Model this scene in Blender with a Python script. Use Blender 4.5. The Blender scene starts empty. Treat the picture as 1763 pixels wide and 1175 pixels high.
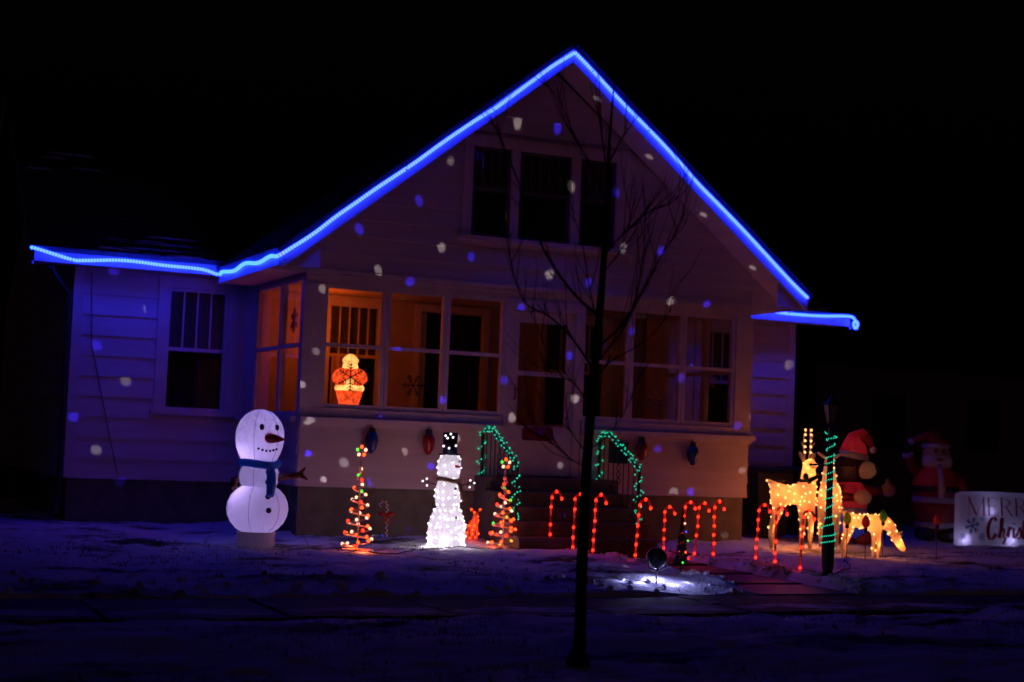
import bpy, bmesh, math, random
import numpy as np
from mathutils import Vector, Matrix
R = math.radians
PI = math.pi
random.seed(7)
sc = bpy.context.scene
COL = sc.collection

# ------------------------------------------------------------------ camera
PW, PH, FPX = 1763.0, 1175.0, 2700.0
CAM = Vector((-5.189, -17.319, 0.603))
YAW, PITCH, ROLL = 0.423, 0.064, 0.040
fwd = Vector((math.sin(YAW)*math.cos(PITCH), math.cos(YAW)*math.cos(PITCH), math.sin(PITCH)))
rt0 = Vector((math.cos(YAW), -math.sin(YAW), 0))
up0 = rt0.cross(fwd)
rgt = math.cos(ROLL)*rt0 + math.sin(ROLL)*up0
upv = -math.sin(ROLL)*rt0 + math.cos(ROLL)*up0
cd = bpy.data.cameras.new('camera')
cam = bpy.data.objects.new('camera', cd)
COL.objects.link(cam)
m3 = Matrix((rgt, upv, -fwd)).transposed()
cam.matrix_world = Matrix.Translation(CAM) @ m3.to_4x4()
cd.sensor_width = 36.0
cd.lens = FPX/PW*36.0
cd.clip_start = 0.1
cd.clip_end = 1000
cd.dof.use_dof = True
cd.dof.focus_distance = 14.0
cd.dof.aperture_fstop = 1.35
sc.camera = cam

# ------------------------------------------------------------------ night sky, one faint far-off light, exposure
w = bpy.data.worlds.new('World'); sc.world = w; w.use_nodes = True
nt = w.node_tree
bg = nt.nodes['Background']
sky = nt.nodes.new('ShaderNodeTexSky'); sky.sky_type = 'NISHITA'; sky.sun_disc = False
sky.sun_elevation = R(-4); sky.sun_rotation = R(200)
nt.links.new(sky.outputs[0], bg.inputs[0]); bg.inputs[1].default_value = 0.03
sd = bpy.data.lights.new('sun', 'SUN'); sun = bpy.data.objects.new('sun', sd); COL.objects.link(sun)
sd.energy = 0.016; sd.angle = R(12); sd.color = (1.0, 0.24, 0.34)
sun.rotation_euler = Vector((0.30, 1.0, -0.22)).to_track_quat('-Z', 'Y').to_euler()
sc.view_settings.view_transform = 'Standard'; sc.view_settings.look = 'None'
sc.view_settings.exposure = 0.0; sc.view_settings.gamma = 1.0
sc.view_settings.use_curve_mapping = False
sc.cycles.use_denoising = True
sc.cycles.max_bounces = 6; sc.cycles.diffuse_bounces = 3; sc.cycles.transparent_max_bounces = 10
sc.cycles.sample_clamp_indirect = 2.0
sc.cycles.caustics_reflective = False; sc.cycles.caustics_refractive = False

# ------------------------------------------------------------------ helpers
def px(x, y, z=None, Y=None, X=None):
    """photo pixel -> the point where its ray meets a plane of the place"""
    d = fwd*FPX + rgt*(x-PW/2) - upv*(y-PH/2)
    if z is not None: t = (z-CAM.z)/d.z
    elif Y is not None: t = (Y-CAM.y)/d.y
    else: t = (X-CAM.x)/d.x
    return CAM + d*t

def tag(o, label=None, cat=None, group=None, kind=None):
    if label: o['label'] = label
    if cat: o['category'] = cat
    if group: o['group'] = group
    if kind: o['kind'] = kind
    return o

def thing(name, label, cat, loc=(0, 0, 0), rz=0.0, group=None):
    o = bpy.data.objects.new(name, None); COL.objects.link(o)
    o.empty_display_size = 0.1
    o.location = loc; o.rotation_euler = (0, 0, rz)
    return tag(o, label, cat, group)

def world_child(o, parent):
    """parent o (whose mesh is in world coordinates) without moving it"""
    o.parent = parent
    q = parent
    M = Matrix.Identity(4)
    while q is not None:
        M = q.matrix_parent_inverse.copy() @ Matrix.LocRotScale(q.location, q.rotation_euler, q.scale) @ M
        q = q.parent
    o.matrix_parent_inverse = M.inverted()
    return o

class MB:
    def __init__(self): self.v = []; self.f = []; self.mi = []
    def add(self, vs, fs, mi=0):
        b = len(self.v); self.v += [tuple(p) for p in vs]
        self.f += [tuple(b+i for i in q) for q in fs]; self.mi += [mi]*len(fs)
        return self
    def box(self, a, b, mi=0):
        x0, y0, z0 = a; x1, y1, z1 = b
        return self.hexa([(x0,y0,z0),(x1,y0,z0),(x1,y1,z0),(x0,y1,z0),(x0,y0,z1),(x1,y0,z1),(x1,y1,z1),(x0,y1,z1)], mi)
    def hexa(self, p, mi=0):
        return self.add(p, [(0,3,2,1),(4,5,6,7),(0,1,5,4),(1,2,6,5),(2,3,7,6),(3,0,4,7)], mi)
    def tube(self, pts, r, n=8, closed=False, cap=True, mi=0):
        pts = [Vector(p) for p in pts]; k = len(pts)
        rs = list(r) if hasattr(r, '__len__') else [r]*k
        vs = []; ref = Vector((0.13, 0.21, 0.97))
        prev = None
        for i, p in enumerate(pts):
            if closed: t = pts[(i+1) % k]-pts[i-1]
            else: t = pts[min(i+1, k-1)]-pts[max(i-1, 0)]
            if t.length < 1e-9: t = Vector((0, 0, 1))
            t.normalize()
            if prev is None:
                a = t.cross(ref)
                if a.length < 1e-3: a = t.cross(Vector((1, 0, 0)))
            else:
                a = prev - t*prev.dot(t)
            a.normalize(); prev = a; b = t.cross(a)
            for j in range(n):
                an = 2*PI*j/n
                vs.append(p + (a*math.cos(an)+b*math.sin(an))*rs[i])
        fs = []
        for i in range(k if closed else k-1):
            for j in range(n):
                i2 = (i+1) % k
                fs.append((i*n+j, i*n+(j+1) % n, i2*n+(j+1) % n, i2*n+j))
        if cap and not closed:
            fs.append(tuple(range(n-1, -1, -1))); fs.append(tuple((k-1)*n+j for j in range(n)))
        return self.add(vs, fs, mi)
    def lathe(self, prof, n=24, c=(0, 0, 0), axis=None, mi=0, squash=(1, 1)):
        """prof: (radius, height) from low to high, round the local z axis"""
        vs = []; c = Vector(c)
        Q = Vector((0, 0, 1)).rotation_difference(Vector(axis)) if axis else None
        for r, h in prof:
            for j in range(n):
                a = 2*PI*j/n
                q = Vector((max(r, 1e-4)*math.cos(a)*squash[0], max(r, 1e-4)*math.sin(a)*squash[1], h))
                if Q: q = Q @ q
                vs.append(c+q)
        fs = []
        for i in range(len(prof)-1):
            for j in range(n):
                fs.append((i*n+j, i*n+(j+1) % n, (i+1)*n+(j+1) % n, (i+1)*n+j))
        fs.append(tuple(range(n-1, -1, -1))); k = len(prof)-1
        fs.append(tuple(k*n+j for j in range(n)))
        return self.add(vs, fs, mi)
    def ball(self, c, r, n=16, m=10, axis=None, mi=0):
        """ellipsoid; r number or (rx, ry, rz)"""
        rr = r if hasattr(r, '__len__') else (r, r, r)
        Q = Vector((0, 0, 1)).rotation_difference(Vector(axis)) if axis else None
        c = Vector(c); vs = []
        for i in range(m+1):
            t = PI*i/m
            for j in range(n):
                a = 2*PI*j/n; s = max(math.sin(t), 1e-3)
                q = Vector((rr[0]*s*math.cos(a), rr[1]*s*math.sin(a), -rr[2]*math.cos(t)))
                if Q: q = Q @ q
                vs.append(c+q)
        fs = [(i*n+j, i*n+(j+1) % n, (i+1)*n+(j+1) % n, (i+1)*n+j) for i in range(m) for j in range(n)]
        fs.append(tuple(range(n-1, -1, -1))); fs.append(tuple(m*n+j for j in range(n)))
        return self.add(vs, fs, mi)
    def prism(self, poly, O, U, V, N, mi=0):
        """polygon in the plane O + u*U + v*V, extruded by the vector N"""
        O, U, V, N = Vector(O), Vector(U), Vector(V), Vector(N); k = len(poly)
        a = [O+U*u+V*v for u, v in poly]; b = [p+N for p in a]
        fs = [tuple(range(k)), tuple(range(2*k-1, k-1, -1))]
        fs += [((i+1) % k, i, k+i, k+(i+1) % k) for i in range(k)]
        return self.add(a+b, fs, mi)
    def mesh(self, name, mat, smooth=False):
        me = bpy.data.meshes.new(name); me.from_pydata(self.v, [], self.f)
        for mm in (mat if isinstance(mat, (list, tuple)) else [mat]): me.materials.append(mm)
        if any(self.mi): me.polygons.foreach_set('material_index', self.mi)
        bm = bmesh.new(); bm.from_mesh(me); bmesh.ops.recalc_face_normals(bm, faces=bm.faces); bm.to_mesh(me); bm.free()
        if smooth: me.polygons.foreach_set('use_smooth', [len(p.vertices) < 6 for p in me.polygons])
        me.update(); return me
    def build(self, name, mat, parent=None, smooth=False, world=False, loc=None):
        o = bpy.data.objects.new(name, self.mesh(name, mat, smooth)); COL.objects.link(o)
        if parent:
            if world: world_child(o, parent)
            else: o.parent = parent
        if loc is not None: o.location = loc
        return o

def place(name, me, parent, loc, rot=None, scale=None):
    o = bpy.data.objects.new(name, me); COL.objects.link(o); o.parent = parent; o.location = loc
    if rot is not None: o.rotation_euler = rot
    if scale is not None: o.scale = (scale,)*3 if not hasattr(scale, '__len__') else scale
    return o

def lamp(parent, loc, power, color, size=0.03, name='glow_lamp'):
    d = bpy.data.lights.new(name, 'POINT'); d.energy = power; d.color = color; d.shadow_soft_size = size
    o = bpy.data.objects.new(name, d); COL.objects.link(o); o.parent = parent; o.location = loc
    return o

# ------------------------------------------------------------------ materials
def nmat(name):
    m = bpy.data.materials.new(name); m.use_nodes = True
    return m, m.node_tree, m.node_tree.nodes, m.node_tree.links

def mat(name, col, rough=0.6, var=0.15, scale=6.0, bump=0.0, bscale=40.0, metal=0.0, spec=0.4, coord='Object', stretch=(1, 1, 1)):
    m, nt, N, L = nmat(name)
    b = N['Principled BSDF']; b.inputs['Roughness'].default_value = rough; b.inputs['Metallic'].default_value = metal
    b.inputs['Specular IOR Level'].default_value = spec
    tc = N.new('ShaderNodeTexCoord'); mp = N.new('ShaderNodeMapping'); mp.inputs['Scale'].default_value = stretch
    L.new(tc.outputs[coord], mp.inputs[0])
    nz = N.new('ShaderNodeTexNoise'); nz.inputs['Scale'].default_value = scale; nz.inputs['Detail'].default_value = 6
    L.new(mp.outputs[0], nz.inputs[0])
    cr = N.new('ShaderNodeValToRGB')
    cr.color_ramp.elements[0].position = 0.3; cr.color_ramp.elements[1].position = 0.7
    cr.color_ramp.elements[0].color = tuple(c*(1-var) for c in col)+(1,)
    cr.color_ramp.elements[1].color = tuple(min(1, c*(1+var)) for c in col)+(1,)
    L.new(nz.outputs[0], cr.inputs[0]); L.new(cr.outputs[0], b.inputs['Base Color'])
    if bump:
        n2 = N.new('ShaderNodeTexNoise'); n2.inputs['Scale'].default_value = bscale; n2.inputs['Detail'].default_value = 8
        L.new(mp.outputs[0], n2.inputs[0])
        bp = N.new('ShaderNodeBump'); bp.inputs['Strength'].default_value = bump; bp.inputs['Distance'].default_value = 0.02
        L.new(n2.outputs[0], bp.inputs['Height']); L.new(bp.outputs[0], b.inputs['Normal'])
    return m

def emit(name, col, strength=1.0):
    m, nt, N, L = nmat(name)
    N.remove(N['Principled BSDF'])
    e = N.new('ShaderNodeEmission'); e.inputs[0].default_value = tuple(col)+(1,); e.inputs[1].default_value = strength
    L.new(e.outputs[0], N['Material Output'].inputs[0]); return m

def emit_mottled(name, col, strength):
    """lit plastic shell, brighter and dimmer where the wall of the moulding varies"""
    m = emit(name, col, strength); N, L = m.node_tree.nodes, m.node_tree.links
    e = [n for n in N if n.type == 'EMISSION'][0]
    tc = N.new('ShaderNodeTexCoord'); nz = N.new('ShaderNodeTexNoise'); nz.inputs['Scale'].default_value = 14; nz.inputs['Detail'].default_value = 3
    L.new(tc.outputs['Object'], nz.inputs[0])
    mr = N.new('ShaderNodeMapRange'); mr.inputs[1].default_value = .35; mr.inputs[2].default_value = .65; mr.inputs[3].default_value = strength*.5; mr.inputs[4].default_value = strength*1.5
    L.new(nz.outputs[0], mr.inputs[0]); L.new(mr.outputs[0], e.inputs[1]); return m

def cloth(name, col, trans=0.6, rough=0.7):
    """thin nylon or frosted plastic skin: diffuse + light coming through, a slight sheen"""
    m, nt, N, L = nmat(name)
    N.remove(N['Principled BSDF'])
    tc = N.new('ShaderNodeTexCoord')
    nz = N.new('ShaderNodeTexNoise'); nz.inputs['Scale'].default_value = 9; nz.inputs['Detail'].default_value = 5; nz.inputs['Distortion'].default_value = 1.2
    mpc = N.new('ShaderNodeMapping'); mpc.inputs['Scale'].default_value = (1.6, 1.6, .55)
    L.new(tc.outputs['Object'], mpc.inputs[0]); L.new(mpc.outputs[0], nz.inputs[0])
    bp = N.new('ShaderNodeBump'); bp.inputs['Strength'].default_value = 0.7; bp.inputs['Distance'].default_value = 0.03
    L.new(nz.outputs[0], bp.inputs['Height'])
    d = N.new('ShaderNodeBsdfDiffuse'); t = N.new('ShaderNodeBsdfTranslucent'); g = N.new('ShaderNodeBsdfGlossy')
    for s in (d, t): s.inputs['Color'].default_value = tuple(col)+(1,)
    g.inputs['Roughness'].default_value = 0.35; g.inputs['Color'].default_value = (1, 1, 1, 1)
    for s in (d, t, g): L.new(bp.outputs[0], s.inputs['Normal'])
    a = N.new('ShaderNodeMixShader'); a.inputs[0].default_value = trans
    L.new(d.outputs[0], a.inputs[1]); L.new(t.outputs[0], a.inputs[2])
    c = N.new('ShaderNodeMixShader'); c.inputs[0].default_value = 0.04
    L.new(a.outputs[0], c.inputs[1]); L.new(g.outputs[0], c.inputs[2])
    L.new(c.outputs[0], N['Material Output'].inputs[0]); return m

def glass_mat():
    m, nt, N, L = nmat('window_glass')
    N.remove(N['Principled BSDF'])
    t = N.new('ShaderNodeBsdfTransparent'); t.inputs[0].default_value = (0.88, 0.88, 0.88, 1)
    g = N.new('ShaderNodeBsdfGlossy'); g.inputs['Roughness'].default_value = 0.03
    lw = N.new('ShaderNodeLayerWeight'); lw.inputs[0].default_value = .5
    pw5 = N.new('ShaderNodeMath'); pw5.operation = 'POWER'; pw5.inputs[1].default_value = 5; L.new(lw.outputs['Facing'], pw5.inputs[0])
    f = N.new('ShaderNodeMath'); f.operation = 'MULTIPLY_ADD'; f.inputs[1].default_value = .9; f.inputs[2].default_value = .04; L.new(pw5.outputs[0], f.inputs[0])
    nz = N.new('ShaderNodeTexNoise'); nz.inputs['Scale'].default_value = 2.5
    bp = N.new('ShaderNodeBump'); bp.inputs['Strength'].default_value = 0.05; bp.inputs['Distance'].default_value = 0.02
    L.new(nz.outputs[0], bp.inputs['Height']); L.new(bp.outputs[0], g.inputs['Normal'])
    x = N.new('ShaderNodeMixShader'); L.new(f.outputs[0], x.inputs[0]); L.new(t.outputs[0], x.inputs[1]); L.new(g.outputs[0], x.inputs[2])
    L.new(x.outputs[0], N['Material Output'].inputs[0]); return m

def snow_mat(name, thin=0.5, st=(1, 1.2, 1), dark=(0.045, 0.042, 0.022), rough=.75):
    """snow with the turf showing through where it lies thin"""
    m, nt, N, L = nmat(name)
    b = N['Principled BSDF']; b.inputs['Roughness'].default_value = 0.75; b.inputs['Specular IOR Level'].default_value = 0.2
    tc = N.new('ShaderNodeTexCoord')
    n1 = N.new('ShaderNodeTexNoise'); n1.inputs['Scale'].default_value = 1.1; n1.inputs['Detail'].default_value = 9; n1.inputs['Roughness'].default_value = 0.62
    mp = N.new('ShaderNodeMapping'); mp.inputs['Scale'].default_value = st
    L.new(tc.outputs['Object'], mp.inputs[0]); L.new(mp.outputs[0], n1.inputs[0])
    cr = N.new('ShaderNodeValToRGB')
    cr.color_ramp.elements[0].position = thin-0.07; cr.color_ramp.elements[0].color = tuple(dark)+(1,)
    cr.color_ramp.elements[1].position = thin+0.04; cr.color_ramp.elements[1].color = (0.74, 0.77, 0.82, 1)
    L.new(n1.outputs[0], cr.inputs[0]); L.new(cr.outputs[0], b.inputs['Base Color'])
    n2 = N.new('ShaderNodeTexNoise'); n2.inputs['Scale'].default_value = 28; n2.inputs['Detail'].default_value = 8
    L.new(tc.outputs['Object'], n2.inputs[0])
    bp = N.new('ShaderNodeBump'); bp.inputs['Strength'].default_value = 0.6; bp.inputs['Distance'].default_value = 0.03
    L.new(n2.outputs[0], bp.inputs['Height']); L.new(bp.outputs[0], b.inputs['Normal'])
    return m

M = {}
M['siding'] = mat('white_siding_paint', (0.60, 0.48, 0.51), 0.55, 0.10, 3, 0.08, 30, stretch=(0.4, 0.4, 4))
M['trim'] = mat('white_trim_paint', (0.61, 0.49, 0.51), 0.5, 0.10, 5, 0.06, 50)
M['fascia'] = mat('white_fascia_paint', (0.46, 0.44, 0.46), 0.5, 0.12, 5, 0.06, 50)
M['found'] = mat('painted_concrete_block', (0.14, 0.12, 0.10), 0.9, 0.25, 5, 0.5, 60)
M['roof'] = mat('asphalt_shingle', (0.035, 0.035, 0.04), 0.9, 0.4, 14, 0.6, 120)
M['step'] = mat('dark_step_concrete', (0.10, 0.09, 0.085), 0.8, 0.25, 8, 0.3, 70)
M['sash'] = mat('dark_sash_trim', (0.10, 0.08, 0.08), 0.5, 0.2, 8)  # darker trim colour for the attic sashes and muntins
M['dark'] = mat('unlit_interior', (0.03, 0.028, 0.027), 0.9, 0.3, 4)
M['inner'] = mat('porch_inner_paint', (0.55, 0.42, 0.30), 0.6, 0.08, 4, 0.05, 40)
M['innertrim'] = mat('porch_inner_trim', (0.70, 0.64, 0.55), 0.5, 0.06, 4)
M['sash_panel'] = mat('window_blind_cloth', (0.16, 0.13, 0.11), 0.9, 0.3, 3, 0.2, 12, stretch=(9, 9, 0.4))
M['glass'] = glass_mat()
M['iron'] = mat('black_iron', (0.012, 0.012, 0.013), 0.5, 0.2, 20, 0.1, 80, spec=0.5)
M['black'] = mat('black_plastic', (0.012, 0.012, 0.014), 0.4, 0.2, 12)
M['bark'] = mat('dark_bark', (0.035, 0.028, 0.022), 0.95, 0.4, 18, 0.8, 60, stretch=(1, 1, 0.3))
M['lawn'] = snow_mat('lawn_snow', 0.44, (.8, 1.5, 1))
M['park'] = snow_mat('parkway_snow', 0.46, (.4, 1.7, 1))
M['pave'] = snow_mat('slushy_pavement', 0.60, (.6, 1.4, 1), (0.030, 0.029, 0.029))
M['grass'] = mat('dead_grass', (0.07, 0.06, 0.025), 0.9, 0.35, 8)
M['walk'] = mat('wet_concrete', (0.028, 0.027, 0.027), 0.55, 0.3, 3, 0.25, 40, spec=0.25)
M['street'] = mat('asphalt', (0.04, 0.04, 0.042), 0.6, 0.25, 5, 0.4, 90)
M['ground'] = mat('far_snowy_ground', (0.45, 0.46, 0.5), 0.9, 0.4, 0.2)
M['cart'] = mat('dark_cart_plastic', (0.015, 0.017, 0.02), 0.5, 0.2, 10)
M['print'] = mat('white_print', (0.62, 0.62, 0.60), 0.6, 0.08, 10)
M['rope_tube'] = emit('blue_rope_tube', (0.013, 0.006, 1.0), 30)
M['rope_led'] = emit('blue_rope_led', (0.005, 0.032, 1.0), 25)
M['clip'] = mat('clear_clip', (0.2, 0.2, 0.22), 0.3, 0.1)
M['cord'] = mat('green_cord', (0.008, 0.02, 0.012), 0.6, 0.2)
M['b_red'] = emit('bulb_red', (1, 0.014, 0.004), 7)
M['b_orange'] = emit('bulb_orange', (1, 0.045, 0.005), 6)
M['b_pinkwhite'] = emit('bulb_soft_white', (1, 0.5, 0.32), 2.2)
M['b_green'] = emit('bulb_green', (0.10, 0.9, 0.07), 1.4)
M['b_yellow'] = emit('bulb_yellow', (1, 0.42, 0.02), 1.5)
M['b_warm'] = emit('bulb_warm', (1, 0.42, 0.12), 3.2)
M['b_white'] = emit('bulb_cool_white', (1, 0.90, 1), 2.4)
M['b_teal'] = emit('bulb_teal', (0.012, 0.62, 0.36), 1.3)
M['b_blue'] = emit('bulb_blue', (0.03, 0.06, 1), 2)
M['cane'] = cloth('candy_cane_plastic', (0.55, 0.03, 0.03), 0.5)
M['cane_w'] = cloth('candy_cane_white_stripe', (0.75, 0.5, 0.5), 0.5)
M['wire'] = mat('painted_wire', (0.55, 0.42, 0.38), 0.4, 0.1)
M['deer'] = cloth('frosted_acrylic_deer', (0.80, 0.72, 0.60), 0.6)
M['frost'] = cloth('frosted_white_mesh', (0.82, 0.82, 0.86), 0.6)
M['fawn'] = cloth('orange_tinsel', (0.8, 0.25, 0.08), 0.55)
M['tan'] = mat('tan_scarf_cloth', (0.42, 0.30, 0.16), 0.9, 0.2, 30, 0.3, 80)
M['nylon_white'] = cloth('white_nylon', (0.80, 0.79, 0.84), 0.55)
M['nylon_red'] = cloth('red_nylon', (0.42, 0.015, 0.02), 0.5)
M['nylon_orange'] = cloth('orange_red_nylon', (0.60, 0.07, 0.02), 0.4)
M['nylon_blue'] = cloth('bright_blue_nylon', (0.08, 0.35, 0.80), 0.5)
M['nylon_navy'] = cloth('navy_nylon', (0.02, 0.03, 0.10), 0.35)
M['nylon_pants'] = cloth('blue_trouser_nylon', (0.05, 0.08, 0.5), 0.5)
M['nylon_black'] = cloth('black_nylon', (0.012, 0.012, 0.014), 0.2)
M['nylon_brown'] = cloth('dark_brown_nylon', (0.035, 0.018, 0.010), 0.25)
M['nylon_tan'] = cloth('tan_nylon', (0.85, 0.55, 0.32), 0.45)
M['nylon_skin'] = cloth('skin_tone_nylon', (0.62, 0.36, 0.27), 0.5)
M['stick'] = cloth('brown_stick_nylon', (0.20, 0.05, 0.025), 0.4)
M['orn_blue'] = mat('glossy_blue_plastic', (0.012, 0.02, 0.16), 0.2, 0.1, 10, spec=0.6)
M['orn_red'] = mat('glossy_red_plastic', (0.30, 0.008, 0.010), 0.22, 0.1, 10, spec=0.6)
M['orn_yellow'] = cloth('yellow_bulb_plastic', (0.55, 0.50, 0.02), 0.5)
M['orn_redglow'] = cloth('red_bulb_plastic', (0.65, 0.05, 0.02), 0.5)
M['orn_green'] = cloth('green_bulb_plastic', (0.12, 0.30, 0.03), 0.5)
M['signred'] = mat('dark_red_board', (0.16, 0.008, 0.012), 0.6, 0.2, 10)
M['flake_dark'] = mat('dark_glitter', (0.05, 0.045, 0.05), 0.5, 0.3, 60)
M['flake_pale'] = mat('pale_glitter', (0.42, 0.32, 0.36), 0.5, 0.3, 60)
M['blow_red'] = emit_mottled('lit_blow_mould_red', (1, 0.075, 0.015), 1.5)
M['blow_white'] = emit_mottled('lit_blow_mould_white', (1, 0.40, 0.10), 2.2)
M['blow_pale'] = emit_mottled('lit_blow_mould_face', (1, 0.40, 0.10), 3.0)
M['sash_glow'] = mat('pale_sash_glow', (0.60, 0.40, 0.30), 0.5, 0.1, 3, stretch=(1, 1, 8))
M['tinsel'] = mat('dark_green_needles', (0.010, 0.03, 0.014), 0.8, 0.4, 30)
M['silver'] = mat('silver_tinsel', (0.6, 0.6, 0.65), 0.25, 0.2, 30, metal=0.9)
M['lampglass'] = mat('amber_lantern_glass', (0.34, 0.17, 0.11), 0.35, 0.2, 10, spec=0.4)
M['signblue'] = mat('blue_print', (0.05, 0.13, 0.42), 0.7, 0.1, 10)
M['signdk'] = mat('crimson_print', (0.45, 0.02, 0.06), 0.7, 0.1, 10)
M['lens'] = emit('projector_lens', (0.75, 0.75, 1), 3.0)

_ball_cache = {}
def bulb_mesh(matname, r=0.014, drop=1.0):
    k = (matname, r, drop)
    if k not in _ball_cache:
        me = bpy.data.meshes.new('bulb'); bm = bmesh.new()
        bmesh.ops.create_icosphere(bm, subdivisions=2 if r > 0.02 else 1, radius=r)
        for v in bm.verts: v.co.z *= drop
        for f in bm.faces: f.smooth = True
        bm.to_mesh(me); bm.free(); me.materials.append(M[matname]); _ball_cache[k] = me
    return _ball_cache[k]

# ------------------------------------------------------------------ ground
def vnoise(x, y, s, seed):
    """smooth value noise on numpy arrays"""
    x = np.asarray(x, float)*s; y = np.asarray(y, float)*s
    xi = np.floor(x).astype(int); yi = np.floor(y).astype(int); fx = x-xi; fy = y-yi
    fx = fx*fx*(3-2*fx); fy = fy*fy*(3-2*fy)
    def h(a, b): return np.modf(np.abs(np.sin(a*127.1+b*311.7+seed*74.7)*43758.5453))[0]
    return (h(xi, yi)*(1-fx)+h(xi+1, yi)*fx)*(1-fy)+(h(xi, yi+1)*(1-fx)+h(xi+1, yi+1)*fx)*fy

def sstep(a, b, x):
    t = np.clip((x-a)/(b-a), 0, 1); return t*t*(3-2*t)

WX0, WX1 = 2.98, 4.10         # the front walk
def lawn_h(x, y):
    x = np.asarray(x, float); y = np.asarray(y, float)
    z = -0.60 + 0.06*sstep(-1.3, -0.1, y)*sstep(-0.6, 0.2, x)*(1-sstep(6, 6.6, x))
    z = z - 0.015*sstep(-1.5, -4.5, y) - 0.085*sstep(-4.45, -5.0, y)
    n = (vnoise(x, y, 0.9, 1)-.5)*0.05 + (vnoise(x, y, 2.7, 2)-.5)*0.035 + (vnoise(x, y, 7, 3)-.5)*0.022 + (vnoise(x, y, 15, 4)-.5)*0.016
    z = z+n+feet(x, y)+(vnoise(x*.5, y*4, 1.0, 6)-.5)*0.03
    e = 0.05*(vnoise(x, y, 4, 8)-.5)
    inw = sstep(WX0-0.10+e, WX0+0.04+e, x)*(1-sstep(WX1-0.04+e, WX1+0.10+e, x))*(1-sstep(-1.35, -1.2, y))
    z = z*(1-inw) + (-0.75)*inw
    z = z - 0.25*sstep(-4.93, -5.06, y+e)
    return z
FEET = []
_r = random.Random(31)
def trail(x0, y0, x1, y1):
    L_ = math.hypot(x1-x0, y1-y0); a = math.atan2(y1-y0, x1-x0); n = int(L_/.36)
    for i in range(n):
        s = .09 if i % 2 else -.09; f = i/n
        FEET.append((x0+(x1-x0)*f-math.sin(a)*s+_r.uniform(-.04, .04), y0+(y1-y0)*f+math.cos(a)*s+_r.uniform(-.04, .04), a+_r.uniform(-.2, .2)))
trail(-4.5, -4.3, 2.0, -2.4); trail(0.6, -1.3, 2.3, -4.3); trail(4.6, -3.4, 8.5, -1.2); trail(5.0, -4.2, 9.5, -2.8); trail(-3.2, -1.0, .2, -2.3)
trail(-4, -7.1, 5, -7.7); trail(-1, -9.4, 3.5, -6.6); trail(-3.6, -8.6, 1.2, -8.9); trail(1.5, -9.2, 5, -8.2)
def feet(x, y):
    z = np.zeros_like(x)
    for fx, fy, a in FEET:
        if x.size < 4 and (abs(float(np.min(x))-fx) > .6 or abs(float(np.min(y))-fy) > .6): continue
        u = (x-fx)*math.cos(a)+(y-fy)*math.sin(a); v = -(x-fx)*math.sin(a)+(y-fy)*math.cos(a)
        d = (u/.15)**2+(v/.06)**2
        z += np.where(d < 4, -.035*np.exp(-d**2)+.012*np.exp(-(d-1.7)**2*2), 0)
    return z
def park_h(x, y):
    x = np.asarray(x, float); y = np.asarray(y, float)
    z = -0.735 + 0.04*sstep(-6.3, -6.9, y) - 0.06*sstep(-10.2, -10.9, y)
    z = z + (vnoise(x*.3, y*2.6, 1.0, 15)-.5)*0.05 + (vnoise(x*.5, y*6, 1.0, 16)-.5)*0.025 + feet(x, y)
    return z + (vnoise(x, y, 0.8, 11)-.5)*0.05 + (vnoise(x, y, 2.4, 12)-.5)*0.04 + (vnoise(x, y, 6.5, 13)-.5)*0.025 + (vnoise(x, y, 14, 14)-.5)*0.014

def sheet(name, xs, ys, hf, m):
    X, Y = np.meshgrid(xs, ys); Z = hf(X, Y); nx, ny = len(xs), len(ys)
    vs = np.stack([X.ravel(), Y.ravel(), Z.ravel()], 1)
    i = np.arange((ny-1)*nx).reshape(ny-1, nx)[:, :-1].ravel()
    fs = np.stack([i, i+1, i+1+nx, i+nx], 1)
    me = bpy.data.meshes.new(name); me.from_pydata(vs.tolist(), [], fs.tolist()); me.materials.append(m)
    me.polygons.foreach_set('use_smooth', [True]*len(me.polygons)); me.update()
    o = bpy.data.objects.new(name, me); COL.objects.link(o); o['kind'] = 'structure'; return o
def spaced(a, b, c, d, fine, coarse):
    return np.concatenate([np.arange(a, b, coarse), np.arange(b, c, fine), np.arange(c, d+1e-6, coarse)])
sheet('snowy_lawn', spaced(-34, -5, 13, 44, 0.055, 1.0), np.concatenate([np.arange(-5.12, 1.2, 0.05), np.arange(1.2, 40, 0.8)]), lawn_h, M['lawn'])
sheet('snowy_parkway', spaced(-34, -6, 9, 44, 0.06, 1.0), np.concatenate([np.arange(-11.0, -9.6, 0.2), np.arange(-9.6, -6.24, 0.05)]), park_h, M['park'])
g = MB(); g.box((-300, -300, -1.45), (300, 300, -1.25)); tag(g.build('ground', M['ground']), kind='structure')
g = MB(); g.box((-120, -20.5, -1.2), (120, -11.15, -0.90)); tag(g.build('street', M['street']), kind='structure')
kb = MB(); kb.box((-120, -11.15, -1.2), (120, -10.95, -0.775)); tag(kb.build('kerb', M['step']), kind='structure')

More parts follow.
